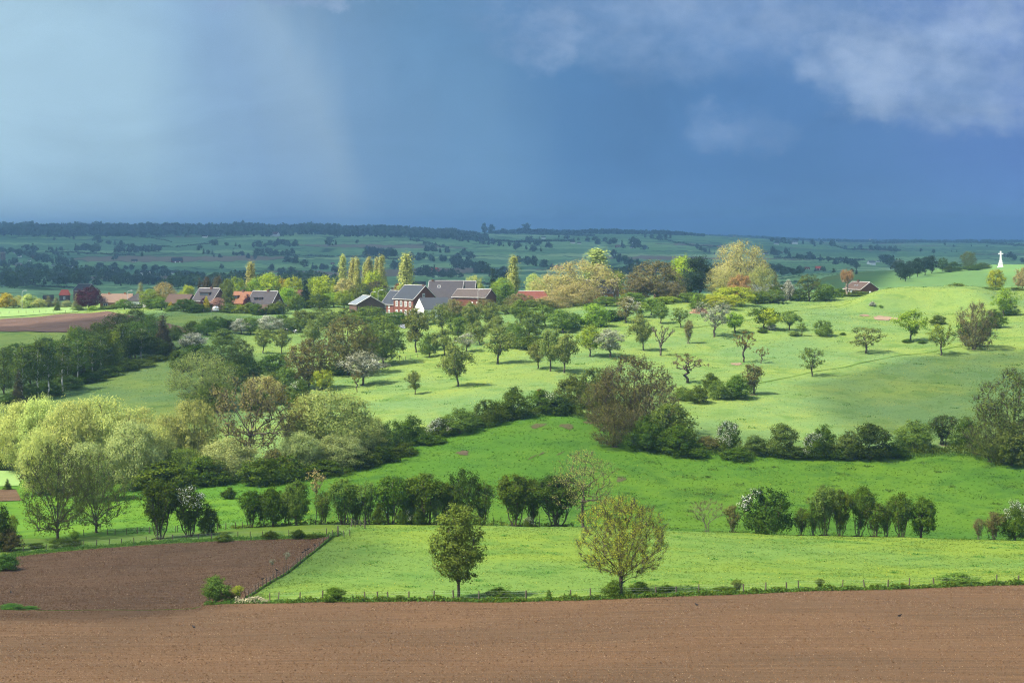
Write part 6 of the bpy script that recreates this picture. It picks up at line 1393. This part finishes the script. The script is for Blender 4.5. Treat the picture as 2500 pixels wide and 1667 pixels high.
# skyline wood: canopy as one mass
def wood(name, label, pa, pb, toprow, Ya, Yb, n, seed, size, ht, col):
    r2 = np.random.default_rng(seed); px = r2.uniform(pa, pb, n); Y = r2.uniform(Ya, Yb, n)
    taper = np.clip((px - pa) / 60, 0, 1) * np.clip((pb - px) / 120, .15, 1)
    x = (px - 1250) / F * Y; z = gz(px, Y); h = (ht * r2.uniform(.86, 1.08, n) * (1 + .12 * np.sin(px * .035) + .08 * np.sin(px * .11))) * (.35 + .65 * taper); w = h * r2.uniform(.35, .6, n)
    k = 26; cid = np.repeat(np.arange(n), k); g_ = r2.normal(size=(n * k, 3)); g_ /= np.linalg.norm(g_, axis=1, keepdims=True); g_ *= (r2.random(n * k) ** .4)[:, None]
    c = np.stack([x, Y, z + h * .58], 1)[cid] + g_ * np.stack([w, w, h * .42], 1)[cid]
    v, q = leaves(r2, c, size, .75, g_, .8)
    tag(obj(name, mesh(name, [(v, q, 0)], [LM[col]], np.clip(r2.normal(.5, .2, n)[cid], 0, 1))), label, None, None, 'stuff')
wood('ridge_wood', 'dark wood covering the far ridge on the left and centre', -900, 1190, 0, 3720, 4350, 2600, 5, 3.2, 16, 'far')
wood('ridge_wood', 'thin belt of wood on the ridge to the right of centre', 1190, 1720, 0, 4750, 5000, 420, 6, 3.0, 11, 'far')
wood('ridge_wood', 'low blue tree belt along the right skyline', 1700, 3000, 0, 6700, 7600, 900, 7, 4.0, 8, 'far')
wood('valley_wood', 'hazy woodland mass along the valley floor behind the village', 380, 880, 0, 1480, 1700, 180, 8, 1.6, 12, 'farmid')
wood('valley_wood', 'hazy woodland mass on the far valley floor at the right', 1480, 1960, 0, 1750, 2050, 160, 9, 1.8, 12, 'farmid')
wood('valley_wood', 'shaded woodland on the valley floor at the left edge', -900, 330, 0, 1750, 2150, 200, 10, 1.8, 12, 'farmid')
# far houses
def farhouse(px, py, wpx, wallm, roofm, label, group='houses scattered on the far hillside', ymin=1010, rot=None, hk=1.):
    Y = pick(px, py, ymin); L = wpx * Y / F; house('country_house', 'house', label, px, Y, L, L * .65, L * .27 * hk, L * .27 * hk + L * .26, rnd.uniform(-35, 35) if rot is None else rot, wallm, roofm, [('f', -L * .22, L * .07, L * .12, L * .12), ('f', L * .2, L * .07, L * .12, L * .12)], None, ov=.3, sub=False)
GVil = 'houses of the distant left village'
for a, b, w, wm, rm, lab in [(6, 650, 12, W_white, R_dark, 'bright white house below the church tower'), (48, 628, 9, W_white, R_dark, 'pale gabled house right of the church tower'), (46, 650, 15, W_grey, R_zinc, 'grey block with pale roof in the distant village'), (72, 638, 7, W_white, R_zinc, 'slim pale house in the distant village'), (43, 668, 14, W_grey, R_dark, 'dim house with pale gable low in the distant village'), (85, 630, 13, W_pinkb, R_brown, 'pinkish house at the top right of the distant village'), (130, 650, 9, W_white, R_zinc, 'small pale tent-roofed house right of the distant village'), (170, 656, 18, W_white, R_slate, 'long house with white front right of the distant village'), (66, 648, 8, W_white, R_dark, 'second slim pale house in the distant village'), (36, 618, 6, W_white, R_zinc, 'little pale house high in the distant village')]:
    farhouse(a, b, w, wm, rm, lab, GVil)
for a, b, w, wm, rm, lab in [
 (355, 672, 22, W_white, R_slate, 'white two-storey house on the valley side'), (328, 642, 14, W_grey, R_dark, 'gabled house with pale edges below the hillside copse'), (432, 642, 26, W_brick, R_slate, 'long dark roof over a reddish wall on the hillside'), (672, 578, 20, W_white, R_red, 'red-roofed farm at the foot of the far wood'), (710, 570, 7, W_white, R_zinc, 'white speck house at the wood edge, left'), (757, 570, 5, W_white, R_zinc, 'white speck house at the wood edge, right'), (597, 574, 8, W_white, R_zinc, 'white house at the wood edge above the pasture'), (500, 580, 12, W_white, R_dark, 'pale farm below the far wood'), (530, 580, 7, W_white, R_dark, 'small pale house beside the pale farm'), (350, 574, 16, W_pinkb, R_redfar, 'brownish farm at the bottom of the left wood'), (400, 578, 8, W_white, R_zinc, 'little white shed by the brownish farm'),
 (282, 662, 16, W_pinkb, R_dark, 'brick house on the valley side left of the white house'), (245, 650, 14, W_pinkb, R_dark, 'dim brick house in trees on the valley side'), (408, 670, 8, W_white, R_dark, 'small white house right of the two-storey one'), (420, 668, 7, W_white, R_zinc, 'second small white house right of the two-storey one'), (1060, 664, 20, W_pinkb, R_redfar, 'red-roofed farmhouse above the farm barns'), (1078, 668, 14, W_pinkb, R_redfar, 'lower red roof attached right of the far farmhouse'), (836, 645, 9, W_white, R_red, 'pale house behind the leftmost poplar'), (812, 645, 8, W_pinkb, R_red, 'dim pinkish house left of the leftmost poplar'), (1364, 660, 20, W_brick, R_redfar, 'bright red roof left of the big beige willow'), (1327, 583, 10, W_white, R_dark, 'white-fronted house high on the central slope'), (1398, 594, 12, W_white, R_dark, 'white house cluster left part on the central slope'), (1414, 596, 9, W_white, R_dark, 'white house cluster right part on the central slope'), (1508, 604, 12, W_brick, R_orange, 'small orange house on the central slope'), (1546, 594, 9, W_white, R_red, 'pink-roofed house on the central slope'), (1542, 606, 8, W_white, R_zinc, 'pale house below the pink-roofed one'), (1477, 584, 4, W_white, R_zinc, 'tiny white chapel on the central slope'), (1504, 588, 6, W_white, R_dark, 'tiny white house near the chapel'),
 (1794, 578, 8, W_grey, R_zinc, 'grey silo house on the skyline'), (1870, 622, 12, W_white, R_dark, 'white house right of the tallest beige tree'), (1895, 598, 12, W_white, R_zinc, 'pale row house on the left of the plain'), (1940, 596, 16, W_white, R_zinc, 'largest white house cluster on the plain'), (1990, 596, 5, W_white, R_zinc, 'tiny white house on the plain'), (2008, 586, 7, W_white, R_zinc, 'white house on the skyline, left'), (2036, 588, 9, W_white, R_orange, 'pale house on the skyline, with warm roof'), (2126, 586, 7, W_white, R_zinc, 'white house alone on the skyline'), (2206, 588, 8, W_white, R_zinc, 'white house on the right skyline'), (2268, 589, 5, W_white, R_zinc, 'smaller white house on the right skyline'), (1900, 660, 22, W_brick, R_redfar, 'red-roofed farm right of the tallest beige tree'), (2000, 660, 18, W_brick, R_redfar, 'second red-roofed farm on the plain'), (1970, 658, 12, W_pinkb, R_red, 'dim reddish farm on the plain'), (2127, 646, 18, W_white, R_zinc, 'long pale shed left of the pine hill'), (2143, 640, 8, W_white, R_zinc, 'small pale house left of the pine hill'), (1790, 628, 10, W_pinkb, R_redfar, 'small red house behind the beige tree')]:
    farhouse(a, b, w, wm, rm, lab)
g = ground(7, pick(7, 642, 1010)); Yt = g.y; k = Yt / F
t = thing('church_tower', 'square brown church tower at the left edge of the distant village', 'tower', g)
W_dim = plain('tower_stone', (.16, .115, .10), .9, .2)
obj('tower', mesh('tower', [box(-5 * k, 5 * k, -5 * k, 5 * k, -3, 26 * k)], [W_dim]), t)
obj('belfry', mesh('belfry', [box(-5.5 * k, 5.5 * k, -5.5 * k, 5.5 * k, 26.01 * k, 28 * k)], [W_grey]), t)
obj('spire', mesh('spire', [(np.array([[-5 * k, -5 * k, 28 * k], [5 * k, -5 * k, 28 * k], [5 * k, 5 * k, 28 * k], [-5 * k, 5 * k, 28 * k], [0, 0, 33 * k]]), np.array([[0, 1, 4], [1, 2, 4], [2, 3, 4], [3, 0, 4]]), 0)], [R_slate]), t)
for i in (-1, 1): obj('window', mesh('window', [box(i * 2 * k - .7 * k, i * 2 * k + .7 * k, -5.1 * k, -4.9 * k, 16 * k, 22 * k)], [R_dark]), t)
# ------------------------------------------------------------------ light, air, camera
sc = bpy.context.scene
sun = bpy.data.lights.new('sun', 'SUN'); sun.energy = SUN_E; sun.angle = R(.5); sun.color = (1., .93, .80)
so = bpy.data.objects.new('sun', sun); C.objects.link(so); so.rotation_euler = SUN_TRAVEL.to_track_quat('-Z', 'Y').to_euler()
# storm cloud deck over the valley beyond the village; unseen cloud slabs added out of frame to shade chosen ground
def cloudmat(name, thin=0.):
    m, nt, out = newmat(name); d = N(nt, 'ShaderNodeBsdfDiffuse'); t = N(nt, 'ShaderNodeBsdfTranslucent'); mx = N(nt, 'ShaderNodeMixShader'); mx.inputs[0].default_value = CLOUD_T
    for n in (d, t): n.inputs[0].default_value = (.78, .86, .95, 1)
    nt.links.new(d.outputs[0], mx.inputs[1]); nt.links.new(t.outputs[0], mx.inputs[2]); o = mx.outputs[0]
    if thin:
        tp = N(nt, 'ShaderNodeBsdfTransparent'); m2 = N(nt, 'ShaderNodeMixShader'); m2.inputs[0].default_value = thin
        nt.links.new(o, m2.inputs[1]); nt.links.new(tp.outputs[0], m2.inputs[2]); o = m2.outputs[0]
    nt.links.new(o, out.inputs[0]); return m
CLOUD = cloudmat('cloud'); THIN = cloudmat('thin_shade_cloud', .68)  # thin version lets most sun through, for added slabs that only dim
def cloud(label, outline, zc, thick, seed, n=160, mat=None):
    """closed lumpy slab over a ground outline (x, y), moved towards the sun so its shadow lands there"""
    r2 = np.random.default_rng(seed); P = np.array(outline, float); k = (zc - 40) / -SUN_TRAVEL.z
    P = P - np.array([SUN_TRAVEL.x, SUN_TRAVEL.y]) * k
    a = np.linspace(0, len(P), n, endpoint=False); i = a.astype(int); f = (a - i)[:, None]
    ring = P[i] * (1 - f) + P[(i + 1) % len(P)] * f; cen = P.mean(0)
    s = np.linalg.norm(ring - cen, axis=1).mean()
    th = np.linspace(0, 2 * math.pi, n, endpoint=False); wob = sum(np.sin(th * q + r2.uniform(0, 6)) / q ** .7 for q in (5, 9, 14, 23, 37)) * min(.035 * s, 20)
    d = ring - cen; d /= np.linalg.norm(d, axis=1, keepdims=True); ring = ring + d * wob[:, None]
    V = []; lv = [(1., 0), (1.02, .25), (.97, .6), (.8, .9), (.45, 1.05), (.02, 1.1)]
    for r_, h in lv:
        q = cen + (ring - cen) * r_; V.append(np.concatenate([q, (zc + thick * h * (1 + .12 * np.sin(q[:, :1] * .004) * np.cos(q[:, 1:] * .005)))], 1))
    q = cen + (ring - cen) * .02; V.append(np.concatenate([q, np.full((n, 1), zc)], 1))
    m = len(lv) + 1; Q = []
    for l in range(m):
        l2 = (l + 1) % m
        for j in range(n): j2 = (j + 1) % n; Q.append([l * n + j, l * n + j2, l2 * n + j2, l2 * n + j])
    return tag(obj('cloud', mesh('cloud', [(np.concatenate(V), np.array(Q), 0)], [mat or CLOUD], smooth=True)), label, None, None, 'structure')
cloud('unseen storm cloud deck added to shade the far valley', [(-4200, 930), (-900, 960), (-420, 975), (-150, 985), (50, 990), (85, 985), (100, 1100), (110, 1410), (430, 1420), (470, 1000), (2400, 900), (4300, 3000), (4300, 10200), (-4200, 10200)], 1350, 260, 3, 260)  # added overhead for shade; outline cut back so the cross hill keeps its sun
cloud('small unseen cloud added to shade the birch wood', [(-330, 590), (-175, 600), (-115, 690), (-95, 760), (-130, 800), (-200, 765), (-330, 760)], 1250, 12, 4, mat=cloudmat('denser_shade_cloud', .60))  # added out of view to darken the wood
VEIL = cloudmat('veil_shade_cloud', .84)
cloud('unseen thin cloud added to dim the meadow', [(-60, 372), (60, 362), (260, 352), (300, 470), (240, 488), (120, 485), (60, 488), (10, 525), (-30, 505), (-75, 440)], 1150, 12, 9, mat=VEIL)  # unseen slab that takes some sun off the meadow
cloud('unseen thin cloud added to dim the right of the slope', [(70, 500), (180, 496), (300, 490), (300, 640), (190, 665), (120, 640), (70, 585)], 1180, 12, 19, mat=THIN)  # added above the frame to mute the lower right slope
cloud('unseen thin cloud added to dim the left hillside', [(-215, 500), (-95, 520), (-85, 640), (-120, 680), (-220, 610)], 1150, 10, 15, mat=THIN)  # another unseen dimmer, partly shading the hillside by the wood
cloud('unseen thin cloud added to dim the hill with the cross', [(60, 965), (280, 985), (296, 1200), (296, 1420), (80, 1420)], 1250, 12, 14, mat=VEIL)  # fills the cut-out of the deck with a weaker, added dimming
cloud('unseen thin cloud added to dim the left brown field', [(-190, 230), (-62, 235), (-40, 300), (-50, 352), (-190, 360)], 1000, 10, 12, mat=THIN)  # unseen slab added to lower the sun on this field

w = bpy.data.worlds.new('World'); sc.world = w; w.use_nodes = True
nt = w.node_tree; nt.nodes.clear(); out = nt.nodes.new('ShaderNodeOutputWorld'); bg = N(nt, 'ShaderNodeBackground'); nt.links.new(bg.outputs[0], out.inputs[0])
sky = N(nt, 'ShaderNodeTexSky', sky_type='NISHITA', sun_disc=False); sp = -SUN_TRAVEL
sky.sun_elevation = math.asin(sp.z); sky.sun_rotation = math.atan2(sp.x, sp.y); sky.air_density = 1.2; sky.dust_density = 1.5
tc = N(nt, 'ShaderNodeTexCoord').outputs['Generated']; sx = N(nt, 'ShaderNodeSeparateXYZ'); nt.links.new(tc, sx.inputs[0])
yy = mth(nt, 'MAXIMUM', sx.outputs[1], .08); u = mth(nt, 'DIVIDE', sx.outputs[0], yy); v = mth(nt, 'DIVIDE', sx.outputs[2], yy)
cb = N(nt, 'ShaderNodeCombineXYZ'); nt.links.new(u, cb.inputs[0]); nt.links.new(v, cb.inputs[1]); uv = cb.outputs[0]
# storm front: pale rain on the left, slate blue in the middle and right
warp = noise(nt, mapping(nt, uv, (15., 2.6, 1.), (0, 0, R(-9))), 1., 4, .55)            # rain shafts: long in height
warp2 = noise(nt, mapping(nt, uv, (14., 11., 1.), loc=(3, 1, 0)), 1., 4, .55)
uu = mth(nt, 'ADD', u, mth(nt, 'ADD', mth(nt, 'MULTIPLY_ADD', warp, .09, -.045), mth(nt, 'MULTIPLY_ADD', warp2, .03, -.015)))
uu = mth(nt, 'ADD', uu, mth(nt, 'MULTIPLY_ADD', v, .35, -.02))
rp = N(nt, 'ShaderNodeValToRGB'); nt.links.new(mth(nt, 'MULTIPLY_ADD', uu, 1 / .56, .5), rp.inputs[0])
SKYC = [(.0, (.42, .62, .745)), (.14, (.375, .57, .71)), (.22, (.285, .455, .635)), (.27, (.245, .395, .585)), (.33, (.265, .405, .56)), (.38, (.18, .325, .515)), (.46, (.143, .29, .485)), (.54, (.094, .225, .44)), (.70, (.089, .213, .44)), (.85, (.102, .225, .485)), (1., (.115, .22, .55))]
cr = rp.color_ramp
while len(cr.elements) < len(SKYC): cr.elements.new(.5)
for e, (p, c) in zip(cr.elements, SKYC): e.position = p; e.color = rgba(c)
col = rp.outputs[0]
# cloud billows high on the right, and a few in the middle
cn = noise(nt, mapping(nt, uv, (16., 22., 1.), loc=(.7, .2, 0)), 1., 10, .62, .15)
wa = noise(nt, mapping(nt, uv, (22., 26., 1.), loc=(5, 1, 0)), 1., 8, .62); wb = noise(nt, mapping(nt, uv, (22., 26., 1.), loc=(1, 8, 0)), 1., 8, .62)
uw = mth(nt, 'ADD', u, mth(nt, 'MULTIPLY_ADD', wa, .11, -.055)); vw = mth(nt, 'ADD', v, mth(nt, 'MULTIPLY_ADD', wb, .07, -.035))
def blobm(u0, v0, ru, rv):
    a = mth(nt, 'POWER', mth(nt, 'DIVIDE', mth(nt, 'SUBTRACT', uw, u0), ru), 2.); b = mth(nt, 'POWER', mth(nt, 'DIVIDE', mth(nt, 'SUBTRACT', vw, v0), rv), 2.)
    return mth(nt, 'SUBTRACT', 1., mth(nt, 'ADD', a, b))
b1_ = blobm(.212, .088, .072, .044); b2_ = blobm(.012, .101, .030, .024); b3_ = blobm(.118, .050, .030, .014); b4_ = blobm(.11, .120, .16, .050); b5_ = blobm(-.10, .119, .06, .008)
mk = mth(nt, 'MAXIMUM', mth(nt, 'MAXIMUM', b1_, mth(nt, 'MULTIPLY', b2_, .5)), mth(nt, 'MAXIMUM', mth(nt, 'MULTIPLY', b3_, .38), mth(nt, 'MAXIMUM', mth(nt, 'MULTIPLY', b4_, .52), mth(nt, 'MULTIPLY', b5_, .6))))
cm = sstep(nt, mth(nt, 'ADD', mk, mth(nt, 'MULTIPLY_ADD', cn, .9, -.48)), -.08, .92)
shade = sstep(nt, noise(nt, mapping(nt, uv, (20., 26., 1.), loc=(2, 5, 0)), 1., 7, .6), .32, .68)
col = mixc(nt, mth(nt, 'MULTIPLY', cm, .82), col, mixc(nt, shade, (.195, .31, .52), (.395, .52, .72)))
mott = noise(nt, mapping(nt, uv, (7., 16., 1.), loc=(4, 2, 1)), 1., 6, .6, .6); hsv_ = N(nt, 'ShaderNodeHueSaturation'); nt.links.new(col, hsv_.inputs['Color']); nt.links.new(mth(nt, 'MULTIPLY_ADD', mott, .55, .725), hsv_.inputs['Value']); col = hsv_.outputs[0]
# paler towards the land
hz = mth(nt, 'SUBTRACT', 1., sstep(nt, v, -.004, .035)); col = mixc(nt, mth(nt, 'MULTIPLY', hz, .15), col, (.23, .37, .58))
front = mth(nt, 'MULTIPLY', sstep(nt, sx.outputs[1], .15, .5), mth(nt, 'SUBTRACT', 1., sstep(nt, v, .2, .7)))
sk = N(nt, 'ShaderNodeVectorMath', operation='SCALE'); nt.links.new(sky.outputs[0], sk.inputs[0]); sk.inputs[3].default_value = SKY_S
dm = N(nt, 'ShaderNodeVectorMath', operation='SCALE'); nt.links.new(col, dm.inputs[0]); dm.inputs[3].default_value = 2. ** -EXPO
nt.links.new(mixc(nt, front, sk.outputs[0], dm.outputs[0]), bg.inputs[0]); bg.inputs[1].default_value = 1.
# air
if HAZE:
    hb = obj('haze', mesh('haze', [box(-9500, 9500, -150, 9700, -12, 132)], [])); tag(hb, 'pale blue haze filling the valley air', None, None, 'stuff')
    m, nt, out = newmat('haze_air'); p = N(nt, 'ShaderNodeVolumePrincipled'); p.inputs['Density'].default_value = HAZE
    p.inputs['Color'].default_value = HAZE_C; p.inputs['Anisotropy'].default_value = HAZE_G; nt.links.new(p.outputs[0], out.inputs['Volume']); hb.data.materials.append(m)
cam = bpy.data.cameras.new('camera'); cam.lens = 70; cam.sensor_width = 36; cam.shift_y = -(833.5 - HY) / 2500.; cam.clip_start = .5; cam.clip_end = 40000
co = bpy.data.objects.new('camera', cam); C.objects.link(co); co.location = (0, 0, CZ); co.rotation_euler = (math.pi / 2, 0, 0); sc.camera = co
sc.view_settings.view_transform = 'Standard'; sc.view_settings.look = 'None'; sc.view_settings.exposure = EXPO; sc.view_settings.gamma = 1.
sc.cycles.max_bounces = 6; sc.cycles.diffuse_bounces = 3; sc.cycles.transmission_bounces = 4; sc.cycles.volume_bounces = 1; sc.cycles.transparent_max_bounces = 4
sc.cycles.use_denoising = True; sc.cycles.denoiser = 'OPENIMAGEDENOISE'; sc.cycles.denoising_input_passes = 'RGB_ALBEDO_NORMAL'; sc.cycles.use_adaptive_sampling = True; sc.cycles.adaptive_threshold = .01
sc.cycles.denoising_prefilter = 'NONE'; sc.cycles.filter_width = 1.15
sc.cycles.sample_clamp_indirect = 6.
